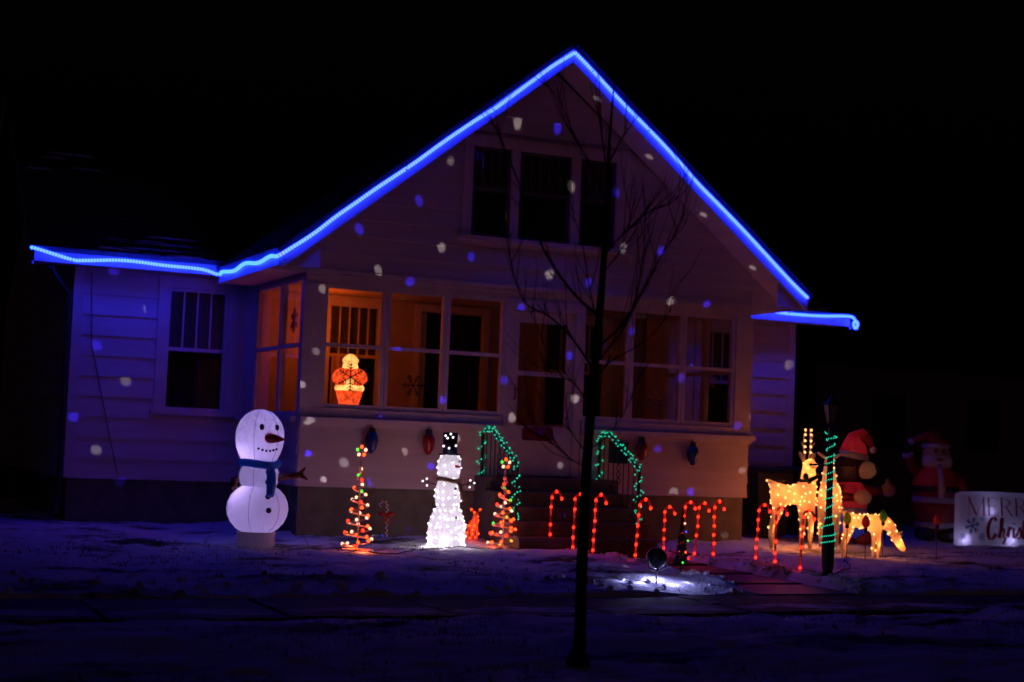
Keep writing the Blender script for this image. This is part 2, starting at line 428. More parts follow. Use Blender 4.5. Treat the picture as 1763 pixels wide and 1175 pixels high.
def slab_mesh(lx, ly, m_, t=0.12):
    b = MB(); e = 0.012
    b.v = []; lo = [(-lx/2, -ly/2), (lx/2, -ly/2), (lx/2, ly/2), (-lx/2, ly/2)]; hi = [(u*(1-2*e/lx), v*(1-2*e/ly)) for u, v in lo]
    vs = [(u, v, -t) for u, v in lo]+[(u, v, -e) for u, v in lo]+[(u, v, 0) for u, v in hi]
    fs = [(0, 3, 2, 1)]+[(i, (i+1) % 4, 4+(i+1) % 4, 4+i) for i in range(4)]+[(4+i, 4+(i+1) % 4, 8+(i+1) % 4, 8+i) for i in range(4)]+[(8, 9, 10, 11)]
    b.add(vs, fs); return b.mesh('slab', m_)
sw = MB(); sw.box((-34, -6.30, -1.2), (44, -4.98, -0.80)); sw = tag(sw.build('sidewalk', M['walk']), kind='structure')
me = slab_mesh(1.30, 1.30, M['pave'])
for i in range(-7, 11):
    place('slab', me, sw, (0.1+i*1.315, -5.64, -0.722+random.uniform(-.006, .006)), (random.uniform(-.004, .004), random.uniform(-.004, .004), 0))
fw = MB(); fw.box((WX0, -4.97, -1.0), (WX1, -1.25, -0.76)); fw = tag(fw.build('front_walk', M['walk']), kind='structure')
me = slab_mesh(WX1-WX0, 0.90, M['walk'])
for i in range(4):
    place('slab', me, fw, ((WX0+WX1)/2, -1.78-i*0.915, -0.668-i*0.0145), (random.uniform(-.004, .004), random.uniform(-.004, .004), 0))

def tufts(name, label, n, area, hf, seed, skip=None):
    rnd = random.Random(seed); b = MB()
    made = 0
    while made < n:
        x = rnd.uniform(*area[0]); y = rnd.uniform(*area[1])
        if vnoise(x, y, 1.3, seed) < 0.55 or (skip and skip(x, y)): 
            if rnd.random() < .9: continue
        if skip and skip(x, y): continue
        z = float(hf(x, y)); made += 1
        for _ in range(rnd.randint(3, 7)):
            a = rnd.uniform(0, 2*PI); h = rnd.uniform(.015, .05); l = rnd.uniform(0, .05); wd = .004
            p = Vector((x+rnd.uniform(-.03, .03), y+rnd.uniform(-.03, .03), z-.01)); q = p+Vector((math.cos(a)*l, math.sin(a)*l, h))
            s = Vector((math.sin(a), -math.cos(a), 0))*wd
            b.add([p-s, p+s, q], [(0, 1, 2)])
    return tag(b.build(name, M['grass']), label, 'grass', kind='stuff')
inwalk = lambda x, y: WX0-.1 < x < WX1+.1 and y < -1.2
tufts('grass', 'brown grass blades poking through the snow of the lawn', 1500, ((-5, 12), (-5, -0.6)), lawn_h, 21, inwalk)
tufts('grass', 'brown grass blades poking through the snow of the parkway', 1600, ((-6, 8), (-9.6, -6.4)), park_h, 22)
# crusty lumps of shovelled snow along the walk and the pavement
rnd = random.Random(5); b = MB()
for _ in range(420):
    if rnd.random() < .5:
        x = rnd.choice([WX0-.12, WX1+.12])+rnd.uniform(-.08, .1)*rnd.choice([1, 1.8]); y = rnd.uniform(-5, -1.4)
    else:
        x = rnd.uniform(-4.5, 9); y = -4.75+rnd.gauss(0, .22)
    if WX0-.03 < x < WX1+.03: continue
    r = rnd.uniform(.008, .04); z = float(lawn_h(x, y))
    b.ball((x, y, z+r*.2), (r*rnd.uniform(.8, 1.6), r*rnd.uniform(.8, 1.5), r*.8), 6, 4, (rnd.uniform(-.4, .4), rnd.uniform(-.4, .4), 1))
tag(b.build('snow_lumps', M['lawn']), 'crumbly lumps of shovelled snow beside the walk and pavement', 'snow', kind='stuff')
def gz(x, y): return float(lawn_h(x, y))

# ------------------------------------------------------------------ the house
W, D = 6.0, 2.65              # porch width, depth of the porch back to the house front
LX, RX, BY = -2.17, 8.476, 9.9
ZE, ZB, ZAP = 2.60, 2.45, 5.35
house = thing('house', 'white sided bungalow with glazed gabled porch, outlined in blue rope lights', 'house', (3.0, 0, -0.6))
def hb(mbx, name, m, parent=None, smooth=False): return mbx.build(name, M[m] if isinstance(m, str) else m, parent or house, smooth, world=True)
def hbox(name, a, b, m, parent=None): return hb(MB().box(a, b), name, m, parent)

def cut(iv, openings):
    out = [iv]
    for a, b in openings:
        nxt = []
        for p, q in out:
            if b <= p or a >= q: nxt.append((p, q)); continue
            if a > p: nxt.append((p, a))
            if b < q: nxt.append((b, q))
        out = nxt
    return [(p, q) for p, q in out if q-p > .03]

def boards(parent, z0, z1, step, left, right, openings, mapf, m='siding'):
    """lapped boards; left/right give the edge at a height; mapf(u, out, z) -> world point"""
    z = z0
    while z < z1-.02:
        t = min(z+step, z1); zm = (z+t)/2
        op = [(a, b) for a, b, c, d in openings if c < zm < d]
        for p, q in cut((max(left(z), left(t))-1e-6 if left(z) != left(t) else left(z), right(z) if right(z) == right(t) else min(right(z), right(t))), op):
            # slanted ends under a roof
            pb = left(z) if abs(p-max(left(z), left(t))) < 1e-4 else p
            pt = left(t) if abs(p-max(left(z), left(t))) < 1e-4 else p
            qb = right(z) if abs(q-min(right(z), right(t))) < 1e-4 else q
            qt = right(t) if abs(q-min(right(z), right(t))) < 1e-4 else q
            j = random.uniform(-.002, .002)
            P = [mapf(pb, .036+j, z-.012), mapf(qb, .036+j, z-.012), mapf(qb, -.004, z-.012), mapf(pb, -.004, z-.012),
                 mapf(pt, .010, t), mapf(qt, .010, t), mapf(qt, -.004, t), mapf(pt, -.004, t)]
            hb(MB().hexa(P), 'siding_board', m, parent)
        z = t
front = lambda y0: (lambda u, o, z: (u, y0-o, z))
lside = lambda x0: (lambda u, o, z: (x0-o, u, z))
rside = lambda x0: (lambda u, o, z: (x0+o, u, z))
const = lambda c: (lambda z: c)
slope = (ZAP-0.12-ZE)/(W/2+0.476)
gl = lambda z: max(0.0, -0.476+(z-ZE)/slope+.02); gr = lambda z: W-gl(z)

# foundations
for a, b in [((0.02, 0.02, -1.1), (W-.02, D, -0.003)), ((LX+.02, D+.02, -1.1), (RX-.02, BY, -0.053))]: hbox('foundation', a, b, 'found')
# gable wall above the porch windows
AW = (1.873, 4.188, 3.0, 4.285)
wl = MB()
for poly in ([(0, ZB), (W, ZB), (W, 2.9), (gr(AW[2]), AW[2]), (gl(AW[2]), AW[2]), (0, 2.9)],
             [(gl(AW[2]), AW[2]), (AW[0], AW[2]), (AW[0], AW[3]), (gl(AW[3]), AW[3])],
             [(AW[1], AW[2]), (gr(AW[2]), AW[2]), (gr(AW[3]), AW[3]), (AW[1], AW[3])],
             [(gl(AW[3]), AW[3]), (gr(AW[3]), AW[3]), (W/2, 5.2)]):
    wl.prism(poly, (0, 0.0, 0), (1, 0, 0), (0, 0, 1), (0, .09, 0))
wl = hb(wl, 'wall', 'siding')
boards(wl, ZB+.06, 5.14, 0.205, gl, gr, [AW], front(0.0))
# wings of the house, left and right of the porch
for x0, x1, win in ((LX, 0.0, (-1.15, -0.12, 0.77, 2.53)), (W, RX, (6.75, 7.75, 0.77, 2.53))):
    wl = MB()
    for a, b, c, d in ((x0, win[0], -.05, 2.66), (win[1], x1, -.05, 2.66), (win[0], win[1], -.05, win[2]), (win[0], win[1], win[3], 2.66)):
        wl.box((a, D, c), (b, D+.1, d))
    wl = hb(wl, 'wall', 'siding')
    boards(wl, -0.05, 2.58, 0.255, const(x0), const(x1), [win], front(D))
    hbox('corner_board', (x0-.035 if x0 < 0 else x1-.09, D-.045, -.05), (x0+.09 if x0 < 0 else x1+.035, D-.001, 2.62), 'trim', wl)
for x0, s in ((LX, -1), (RX, 1)):
    wl = hb(MB().prism([(D+.002, -.05), (BY, -.05), (BY, 2.66), ((D+BY)/2, 5.2), (D+.002, 2.66)], (x0-.05*s, 0, 0), (0, 1, 0), (0, 0, 1), (.05*s, 0, 0)), 'wall', 'siding')
    boards(wl, -.05, 2.6, 0.255, const(D+.02), const(BY), [], lside(x0) if s < 0 else rside(x0))
hbox('wall', (LX+.01, BY-.1, -.05), (RX-.01, BY, 2.66), 'siding')
# porch apron under the windows, with its cap ledge
for x0, x1 in ((-.01, 2.50), (3.58, 6.01)):
    wl = hbox('wall', (x0+.03, .001, 0.002), (x1-.03, .08, .74), 'siding')
    boards(wl, .012, .74, 0.182, const(x0), const(x1), [], front(0.0))
    hb(MB().box((x0-.02 if x0 < 1 else x0, -.105, .735), (x1 if x0 < 1 else x1+.06, .10, .795)).box((x0 if x0 < 1 else x0, -.06, .69), (x1 if x0 < 1 else x1+.03, -.035, .735)), 'ledge', 'trim')
for xx, s, mp in ((0.0, -1, lside(0.0)), (W, 1, rside(W))):
    wl = hbox('wall', (min(xx, xx-.08*s), .085, .002), (max(xx, xx-.08*s), D, .74), 'siding')
    boards(wl, .012, .74, 0.182, const(.0), const(D-.032), [], mp)
    hbox('ledge', (min(xx-.08*s, xx+.09*s), .101, .735), (max(xx-.08*s, xx+.09*s), D-.002, .795), 'trim')
    wl = hbox('wall', (min(xx, xx-.08*s), .091, 2.42), (max(xx, xx-.08*s), D, 2.70), 'siding')
# head beam and belt, corner posts
hbox('head_beam', (0.0, -.012, 2.335), (W, .10, 2.448), 'trim')
hbox('belt_board', (-.03, -.05, 2.452), (W+.03, -.002, 2.498), 'trim')
hbox('belt_board', (-.02, -.035, 2.41), (W+.02, -.014, 2.449), 'trim')
hbox('sill_board', (0.0, -.03, .797), (2.50, .09, .90), 'trim')
hbox('sill_board', (3.58, -.03, .797), (W, .09, .90), 'trim')
for a, b in ((-.03, .215), (W-.215, W+.03)): hbox('corner_board', (a, -.028, .798), (b, .10, 2.333), 'trim')

FL = dict()
def window(x0, x1, z0, z1, rail, mp, muntins=0, dark=None, fr=.045, m='trim', depth=.07):
    """double-hung window; mp(u, out, z). frame is the part, the rest hangs under it"""
    def bx(n, a, b, o0, o1, c, d, mm, par=None):
        P = [mp(a, o1, c), mp(b, o1, c), mp(b, o0, c), mp(a, o0, c), mp(a, o1, d), mp(b, o1, d), mp(b, o0, d), mp(a, o0, d)]
        return hb(MB().hexa(P), n, mm, par)
    q = MB()
    for a, b, c, d in ((x0, x0+fr, z0, z1), (x1-fr, x1, z0, z1), (x0+fr, x1-fr, z0, z0+fr*1.2), (x0+fr, x1-fr, z1-fr, z1)):
        q.hexa([mp(a, 0, c), mp(b, 0, c), mp(b, -depth, c), mp(a, -depth, c), mp(a, 0, d), mp(b, 0, d), mp(b, -depth, d), mp(a, -depth, d)])
    w_ = hb(q, 'window', m)
    bx('meeting_rail', x0+fr, x1-fr, -depth+.01, .004, rail-.022, rail+.022, m, w_)
    bx('pane', x0+fr-.005, x1-fr+.005, -.034, -.030, z0+fr, rail-.015, 'glass', w_)
    bx('pane', x0+fr-.005, x1-fr+.005, -.024, -.020, rail+.015, z1-fr+.005, 'glass', w_)
    for k in range(muntins):
        u = x0+fr+(x1-x0-2*fr)*(k+1)/(muntins+1)
        bx('muntin', u-.010, u+.010, -.030, -.012, rail+.022, z1-fr, m, w_)
    if dark:
        bx('blind', x0+.01, x1-.01, -depth-.08, -depth-.06, rail-.03, z1, 'sash_panel', w_)
        bx('dark_room', x0-.05, x1+.05, -depth-.5, -depth-.45, z0-.05, z1+.05, 'dark', w_)
    return w_
for a, b in ((.218, .985), (.99, 1.745), (1.75, 2.515)): window(a, b, .902, 2.334, 1.635, front(-.0), 0)
for a, b in ((3.56, 4.245), (4.25, 5.005), (5.01, 5.783)): window(a, b, .902, 2.334, 1.635, front(-.0), 0)
for mp in (lside(0.0), rside(W)):
    for a, b in ((.105, 1.02), (1.03, 2.10)): window(a, b, .80, 2.415, 1.625, mp, 0)
    P = [mp(2.102, .01, .797), mp(D-.035, .01, .797), mp(D-.035, -.07, .797), mp(2.102, -.07, .797), mp(2.102, .01, 2.415), mp(D-.035, .01, 2.415), mp(D-.035, -.07, 2.415), mp(2.102, -.07, 2.415)]
    hb(MB().hexa(P), 'corner_board', 'trim')
# attic windows with one casing
q = MB()
x0, x1, z0, z1 = AW
q.box((x0, -.04, z1-.135), (x1, .03, z1)).box((x0-.05, -.075, z0), (x1+.05, .03, z0+.055))
for a, b in ((x0, 1.99), (2.50, 2.61), (3.32, 3.44), (3.95, x1)): q.box((a, -.04, z0+.056), (b, .03, z1-.136))
casing = hb(q, 'window_casing', 'trim')
for a, b, mu in ((1.99, 2.50, 3), (2.61, 3.32, 4), (3.44, 3.95, 3)): window(a, b, z0+.056, z1-.136, 3.645, front(-.0), mu, True, .04, 'sash')
# wing windows
for x0, x1 in ((-1.15, -.12), (6.75, 7.75)):
    q = MB(); z0, z1 = .77, 2.53
    q.box((x0, D-.045, z1-.14), (x1, D+.03, z1)).box((x0-.04, D-.085, z0), (x1+.04, D+.03, z0+.05))
    q.box((x0, D-.045, z0+.051), (x0+.125, D+.03, z1-.141)).box((x1-.125, D-.045, z0+.051), (x1, D+.03, z1-.141))
    hb(q, 'window_casing', 'trim')
    window(x0+.125, x1-.125, z0+.051, z1-.141, 1.61, front(D), 3, True, .04)

# front door: frame, slab with two panes
q = MB(); q.box((2.517, -.03, .20), (2.60, .08, 2.20)).box((3.46, -.03, .20), (3.558, .08, 2.20)).box((2.517, -.03, 2.201), (3.558, .08, 2.334))
hb(q, 'door_frame', 'trim')
q = MB()
for a, b in (((2.605, .0, .205), (2.705, .045, 2.19)), ((3.36, .0, .205), (3.455, .045, 2.19)), ((2.705, .0, 2.06), (3.36, .045, 2.19)), ((2.705, .0, .205), (3.36, .045, .80)), ((2.705, .0, 1.41), (3.36, .045, 1.465))): q.box(a, b)
door = hb(q, 'door', 'trim')
for a, b in ((.80, 1.41), (1.465, 2.06)): hbox('pane', (2.70, .020, a-.004), (3.365, .024, b+.004), 'glass', door)
hb(MB().tube([(2.655, -.01, 1.12), (2.655, -.055, 1.12), (2.655, -.055, 1.24), (2.655, -.01, 1.24)], .009, 6), 'door_handle', 'iron', door)
hbox('threshold', (2.60, -.05, .185), (3.46, .085, .204), 'step')

# inside the porch
hbox('porch_floor', (.09, .095, .10), (W-.09, D-.002, .18), 'step')
hbox('porch_ceiling', (.002, .102, 2.455), (W-.002, D-.001, 2.50), 'inner')
q = MB()
for a, b, c, d in ((.005, 1.10, .18, 2.45), (1.86, 2.42, .18, 2.45), (3.36, 4.3, .18, 2.45), (5.3, W-.005, .18, 2.45), (1.10, 1.86, .18, .85), (1.10, 1.86, 2.40, 2.45), (2.42, 3.36, 2.32, 2.45), (4.3, 5.3, .18, .8), (4.3, 5.3, 2.36, 2.45)):
    q.box((a, D+.001, c), (b, D+.09, d))
hb(q, 'wall', 'inner')
for a, b, c, d in ((1.02, 1.94, .80, 2.45), (4.22, 5.38, .75, 2.44), (2.34, 3.44, .18, 2.42)):
    q = MB(); y1, y0 = D, D-.03
    q.box((a, y0, c), (a+.085, y1, d)).box((b-.085, y0, c), (b, y1, d)).box((a+.085, y0, d-.09), (b-.085, y1, d))
    if c > .3: q.box((a-.03, y0-.02, c), (b+.03, y1, c+.06))
    hb(q, 'window_casing' if c > .3 else 'door_frame', 'innertrim')
window(1.105, 1.855, .86, 2.36, 1.66, front(D), 4, True, .045, 'innertrim')
window(4.305, 5.295, .81, 2.35, 1.62, front(D), 3, True, .045, 'innertrim')
hbox('dark_room', (2.3, D+.6, .1), (3.5, D+.65, 2.5), 'dark')
hbox('inner_door', (2.425, D+.02, .185), (2.52, D+.06, 2.315), 'innertrim')

# roofs, fascias, soffits
EX = 0.476
ang = math.atan2(ZAP-ZE, W/2+EX)
for s in (-1, 1):
    xe = W/2+s*(W/2+EX)
    # slope slab
    n = Vector((s*math.sin(ang), 0, math.cos(ang)))
    e = Vector((xe+s*.03, 0, ZE-.024)); a = Vector((W/2, 0, ZAP))
    rf = MB(); t = n*.05
    P = [Vector((e.x, -.62, e.z)), Vector((a.x, -.62, a.z)), Vector((a.x, 6.3, a.z)), Vector((e.x, 2.3, e.z))]
    rf.hexa([p for p in P]+[p+t for p in P]); rf = hb(rf, 'roof', 'roof')
    L_ = (a-e).length; k = int(L_/.16)
    for i in range(k):
        f0, f1 = i/k, (i+1)/k
        p0 = e.lerp(a, f0)+t*1.02; p1 = e.lerp(a, f1)+t*1.02
        yb = 2.3+(6.3-2.3)*f0
        hb(MB().hexa([(p0.x, -.635, p0.z), (p0.x, yb, p0.z), (p1.x, yb, p1.z), (p1.x, -.635, p1.z)]+[tuple(Vector(q)+n*h) for q, h in (((p0.x, -.635, p0.z), .016), ((p0.x, yb, p0.z), .016), ((p1.x, yb, p1.z), .004), ((p1.x, -.635, p1.z), .004))]), 'shingle_course', 'roof', rf)
    # rake board and soffit under the overhang
    d = Vector((a.x-e.x, 0, a.z-e.z)).normalized(); dn = -n*.165; hgt = .125
    p0 = Vector((xe, -.60, ZE-.03)); p1 = Vector((W/2, -.60, ZAP-.004))
    q = [p0, p1, p1+Vector((0, 0, -hgt/math.cos(ang))), p0+Vector((0, 0, -hgt/math.cos(ang)))]
    hb(MB().hexa([tuple(p) for p in q]+[tuple(p+Vector((0, .025, 0))) for p in q]), 'rake_board', 'fascia')
    s0 = Vector((xe, 0, ZE-.10)); s1 = Vector((W/2, 0, ZAP-.10))
    q = [Vector((s0.x, -.572, s0.z)), Vector((s1.x, -.572, s1.z)), Vector((s1.x, -.032, s1.z)), Vector((s0.x, -.032, s0.z))]
    hb(MB().hexa([tuple(p) for p in q]+[tuple(p+Vector((0, 0, .02))) for p in q]), 'soffit', 'siding')
    # eave along the side of the porch
    hbox('fascia', (min(xe, xe+s*.025), -.57, ZE-.155), (max(xe, xe+s*.025), 2.18, ZE-.026), 'fascia')
    hbox('soffit', (min(xe-s*.005, s*.03+(0 if s < 0 else W)), -.03, ZE-.152), (max(xe-s*.005, s*.03+(0 if s < 0 else W)), 2.20, ZE-.138), 'siding')
    xw = 0 if s < 0 else W
    hb(MB().prism([(xw-s*.001, ZE-.150), (xe-s*.006, ZE-.150), (xe-s*.006, ZE-.085), (xw-s*.001, ZE+.30)], (0, -.033, 0), (1, 0, 0), (0, 0, 1), (0, .02, 0)), 'wall', 'siding')
    # boxed return at the foot of the gable
    hb(MB().prism([(xe-s*.004, ZE-.155), (xe-s*.004, ZE-.11), ((0 if s < 0 else W)+s*.035, ZE+.25), ((0 if s < 0 else W)+s*.035, ZE-.155)], (0, -.571, 0), (1, 0, 0), (0, 0, 1), (0, .02, 0)), 'eave_return', 'siding')
# main roof, ridge along the street
RY, RZ = (D+BY)/2, 5.42
me_ = Vector((0, 2.13, 2.665)); top = Vector((0, RY, RZ))
rn = Vector((0, -(RZ-2.665), RY-2.13)).normalized()
P = [Vector((-2.80, me_.y, me_.z)), Vector((9.22, me_.y, me_.z)), Vector((9.22, top.y, top.z)), Vector((-2.80, top.y, top.z))]
rf = hb(MB().hexa([p for p in P]+[p+rn*.05 for p in P]), 'roof', 'roof')
k = int((top-me_).length/.16)
for i in range(k):
    p0 = me_.lerp(top, i/k)+rn*.051; p1 = me_.lerp(top, (i+1)/k)+rn*.051
    for xa, xb in ((-2.82, 3.2), (3.203, 9.24)):
        B = [(xa, p0.y, p0.z), (xb, p0.y, p0.z), (xb, p1.y, p1.z), (xa, p1.y, p1.z)]
        hb(MB().hexa(B+[tuple(Vector(q)+rn*h) for q, h in zip(B, (.016, .016, .004, .004))]), 'shingle_course', 'roof', rf)
P = [Vector((-2.80, BY+.5, me_.z)), Vector((9.22, BY+.5, me_.z)), Vector((9.22, top.y+.002, top.z)), Vector((-2.80, top.y+.002, top.z))]
hb(MB().hexa([p for p in P]+[p-Vector((0, -.03, -.045)) for p in P]), 'roof', 'roof')
for x0, x1 in ((-2.78, -EX-.03), (W+EX+.03, 9.20)):
    hbox('fascia', (x0, 2.165, 2.545), (x1, 2.19, 2.715), 'fascia')
    hbox('soffit', (x0, 2.192, 2.56), (x1, D-.002, 2.575), 'siding')
for xx in (-2.78, 9.20):
    s = -1 if xx < 0 else 1
    for ya, yb in ((2.165, RY), (BY+.5, RY)):
        q = [(xx, ya, 2.50), (xx, yb, RZ-.17), (xx, yb, RZ), (xx, ya, 2.67)]
        hb(MB().hexa(q+[(a-.025*s, b, c) for a, b, c in q]), 'rake_board', 'trim')
# thin snow left on the lower courses
q = MB(); rnd = random.Random(3)
for _ in range(26):
    x = rnd.choice([rnd.uniform(-2.7, -1.9), rnd.uniform(-1.9, -.7), rnd.uniform(7, 9)]); f = rnd.random()**1.6*(.55 if x < -1.9 else .10)
    p = me_.lerp(top, f)+rn*.068; l = rnd.uniform(.08, .4); d = (top-me_).normalized()*rnd.uniform(.03, .07)
    c = Vector((x, p.y, p.z))
    q.add([c+Vector((-l, 0, 0)), c+Vector((l, 0, 0)), c+Vector((l*.8, 0, 0))+d, c+Vector((-l*.7, 0, 0))+d, c+rn*.015+d*.5], [(0, 1, 4), (1, 2, 4), (2, 3, 4), (3, 0, 4)])
tag(hb(q, 'roof_snow', 'lawn', rf), 'thin streaks of snow on the shingles', kind='stuff')
# downspout at the left corner
hb(MB().tube([(-2.55, 2.22, 2.50), (-2.5, 2.3, 2.42), (-2.26, 2.58, 2.20), (-2.26, 2.58, -.4), (-2.32, 2.45, -.5)], .035, 8), 'downspout', 'dark')
hb(MB().tube([(-2.0, 2.60, 2.5), (-1.95, 2.605, 1.6), (-1.7, 2.605, .6), (-1.55, 2.605, .0)], .006, 5), 'cable', 'iron')

# stoop
stoop = hbox('stoop', (2.18, -.34, -1.0), (3.95, -.001, .18), 'step')
for i, (ya, yb, zt) in enumerate(((-.62, -.342, .02), (-.88, -.622, -.14), (-1.12, -.882, -.30), (-1.36, -1.122, -.46))):
    hb(MB().box((2.18, ya, -1.0), (3.95, yb, zt-.04)).box((2.16, ya-.025, zt-.039), (3.97, yb-.001, zt)), 'step', 'step', stoop)

# ------------------------------------------------------------------ rope lights
def smooth_path(pts, per=8):
    pts = [Vector(p) for p in pts]; out = []
    P = [pts[0]]+pts+[pts[-1]]
    for i in range(1, len(P)-2):
        for j in range(per):
            t = j/per; a, b, c, d = P[i-1], P[i], P[i+1], P[i+2]
            out.append(.5*((2*b)+(c-a)*t+(2*a-5*b+4*c-d)*t*t+(-a+3*b-3*c+d)*t**3))
    out.append(pts[-1]); return out
def resample(pts, step):
    out = [pts[0].copy()]; acc = 0
    for a, b in zip(pts, pts[1:]):
        l = (b-a).length
        if l < 1e-9: continue
        while acc+l >= step:
            a = a+(b-a)*((step-acc)/l); l = (b-a).length; acc = 0; out.append(a.copy())
            if l < 1e-9: break
        acc += l
    return out
def rope(label, pts, clips):
    pts = [Vector(p) for p in pts]
    t = thing('rope_light', label, 'rope light', pts[0], 0, 'blue rope lights on the eaves')
    loc = [p-pts[0] for p in pts]
    MB().tube(loc, .018, 8).build('tube', M['rope_tube'], t, True)
    b = MB()
    for p in resample(loc, .036): b.ball(p, .0225, 6, 4)
    tag(b.build('led_beads', M['rope_led'], t, True), kind='stuff')
    for p in clips:
        MB().tube([Vector(p)-pts[0]+Vector((0, -.03, -.02)), Vector(p)-pts[0]+Vector((0, .025, 0)), Vector(p)-pts[0]+Vector((0, -.03, .03))], .010, 5).build('clip', M['clip'], t)
    return t
yf, yw = -.626, 2.075
rk = lambda f, dz=0: (-EX+f*(W/2+EX), yf, ZE-.028+f*(ZAP-ZE-.02)+dz)
rk2 = lambda f, dz=0: (W+EX-f*(W/2+EX), yf, ZE-.028+f*(ZAP-ZE-.02)+dz)
xs = -EX-.055
left = [(-2.80, yw, 2.69), (-2.72, yw, 2.675), (-2.33, yw, 2.585), (-2.18, yw, 2.585), (-1.7, yw, 2.625), (-1.2, yw, 2.605), (-.75, yw, 2.595), (xs, yw, 2.545), (xs, 1.9, 2.565), (xs, 1.3, 2.53), (xs, .8, 2.575), (xs, .2, 2.53), (xs, -.3, 2.56), (xs+.01, -.58, 2.54)]
rakeL = [rk(f, random.uniform(-.012, .006)-.012*math.sin(f*19)) for f in np.linspace(.03, .985, 15)]
rakeR = [rk2(f, random.uniform(-.012, .006)-.010*math.sin(f*17)) for f in np.linspace(.985, .005, 15)]
pl = smooth_path(left+rakeL, 6)+smooth_path([(W/2, yf, ZAP-.055)]+rakeR, 6)
rope('long blue rope light running from the left eave up and over the porch gable', pl, [left[2], left[7], rk(.4), rk(.7), rk2(.93), rk2(.85), rk2(.7)])
cx, cz = 9.20, 2.565
coil = [(9.15, yw, 2.68), (9.2, yw, 2.64)]+[(cx+.035*math.cos(a)*(1+.15*math.sin(3*a)), yw-.015-.01*i/20, cz+.05*math.sin(a)) for i, a in enumerate(np.linspace(1.2, 1.2+4.4*PI, 30))]
rope('short blue rope light on the eave behind the porch, its end coiled up', smooth_path([(6.60, yw, 2.62), (7.0, yw, 2.665), (7.45, yw, 2.69), (7.9, yw, 2.655), (8.5, yw, 2.655), (9.0, yw, 2.685)]+coil, 5), [(8.0, yw, 2.68)])

# ------------------------------------------------------------------ on and in the house
def skin(name, chains, m, parent, sub=2, lv=None):
    """continuous body grown over a skeleton: chains of (point, radius); chains share a point when equal"""
    vs = []; rs = []; es = []; idx = {}
    def vid(p, r):
        k = tuple(round(c, 4) for c in p)
        if k not in idx: idx[k] = len(vs); vs.append(k); rs.append(r)
        return idx[k]
    for ch in chains:
        last = None
        for p, r in ch:
            i = vid(p, r)
            if last is not None and last != i: es.append((last, i))
            last = i
    me = bpy.data.meshes.new(name); me.from_pydata(vs, es, [])
    o = bpy.data.objects.new(name, me); COL.objects.link(o)
    md = o.modifiers.new('skin', 'SKIN'); md.use_smooth_shade = True
    for i, d in enumerate(me.skin_vertices[0].data):
        d.radius = (rs[i], rs[i]) if not hasattr(rs[i], '__len__') else rs[i]; d.use_root = i == 0
    s = o.modifiers.new('sub', 'SUBSURF'); s.levels = sub; s.render_levels = sub
    dg = bpy.context.evaluated_depsgraph_get(); dg.update()
    nm = bpy.data.meshes.new_from_object(o.evaluated_get(dg))
    bpy.data.objects.remove(o)
    nm.name = name; nm.materials.clear(); nm.materials.append(m if not isinstance(m, str) else M[m])
    nm.polygons.foreach_set('use_smooth', [True]*len(nm.polygons))
    o = bpy.data.objects.new(name, nm); COL.objects.link(o)
    if parent: o.parent = parent
    return o

def surf_points(me, n, mind, seed, zmin=-9, tries=6000):
    rnd = random.Random(seed); pol = list(me.polygons); ar = [p.area for p in pol]; out = []
    for p in rnd.choices(pol, ar, k=tries):
        if len(out) >= n: break
        vv = [me.vertices[i].co for i in p.vertices]; c = Vector((0, 0, 0)); ws = [rnd.random() for _ in vv]; tw = sum(ws)
        for a_, b_ in zip(vv, ws): c += a_*(b_/tw)
        if c.z < zmin: continue
        if all((c-q[0]).length > mind for q in out): out.append((c.copy(), p.normal.copy()))
    return out

# giant bulb ornaments hung on the apron
def hung_bulb(x, z, m, label):
    t = thing('bulb_ornament', label, 'ornament', (x, -.10, z), 0, 'giant bulb ornaments on the porch apron')
    k = .095
    MB().lathe([(.02, -.16), (.035, -.14), (.062, -.09), (.078, -.02), (.074, .03), (.05, .08), (.04, .085)], 16).build('glass_bulb', M[m], t, True)
    MB().lathe([(.038, .085), (.042, .092), (.038, .10), (.042, .108), (.038, .115), (.042, .123), (.036, .135), (.012, .14)], 14).build('socket', M['black'], t, True)
    MB().tube([(0, 0, .138), (0, .012, .165), (0, .04, .17)], .005, 5).build('hook', M['iron'], t)
p = [px(640, 757, Y=-.10), px(738, 760, Y=-.10), px(1105, 772, Y=-.10), px(1193, 780, Y=-.10)]
hung_bulb(p[0].x, p[0].z, 'orn_blue', 'large blue bulb ornament on the apron above the taller spiral tree')
hung_bulb(p[1].x, p[1].z, 'orn_red', 'large red bulb ornament on the apron beside the lit snowman hat')
hung_bulb(p[2].x, p[2].z, 'orn_red', 'large red bulb ornament on the apron next to the iron handrail')
hung_bulb(p[3].x, p[3].z, 'orn_blue', 'large blue bulb ornament on the apron farthest from the steps')

# red board on the door
q = MB(); pts = []
for cx_, cz_, a0 in ((.17, .045, 0), (-.17, .045, 90), (-.17, -.045, 180), (.17, -.045, 270)):
    for k in range(5): a = R(a0+k*22.5); pts.append((cx_+.035*math.cos(a), cz_+.035*math.sin(a)))
c = px(926, 748, Y=-.02)
q.prism(pts, (0, 0, 0), (1, 0, 0), (0, 0, 1), (0, .018, 0))
o = tag(q.build('door_board', M['signred'], loc=(c.x, -.022, c.z)), 'dark red rounded board hung low on the front door', 'sign')

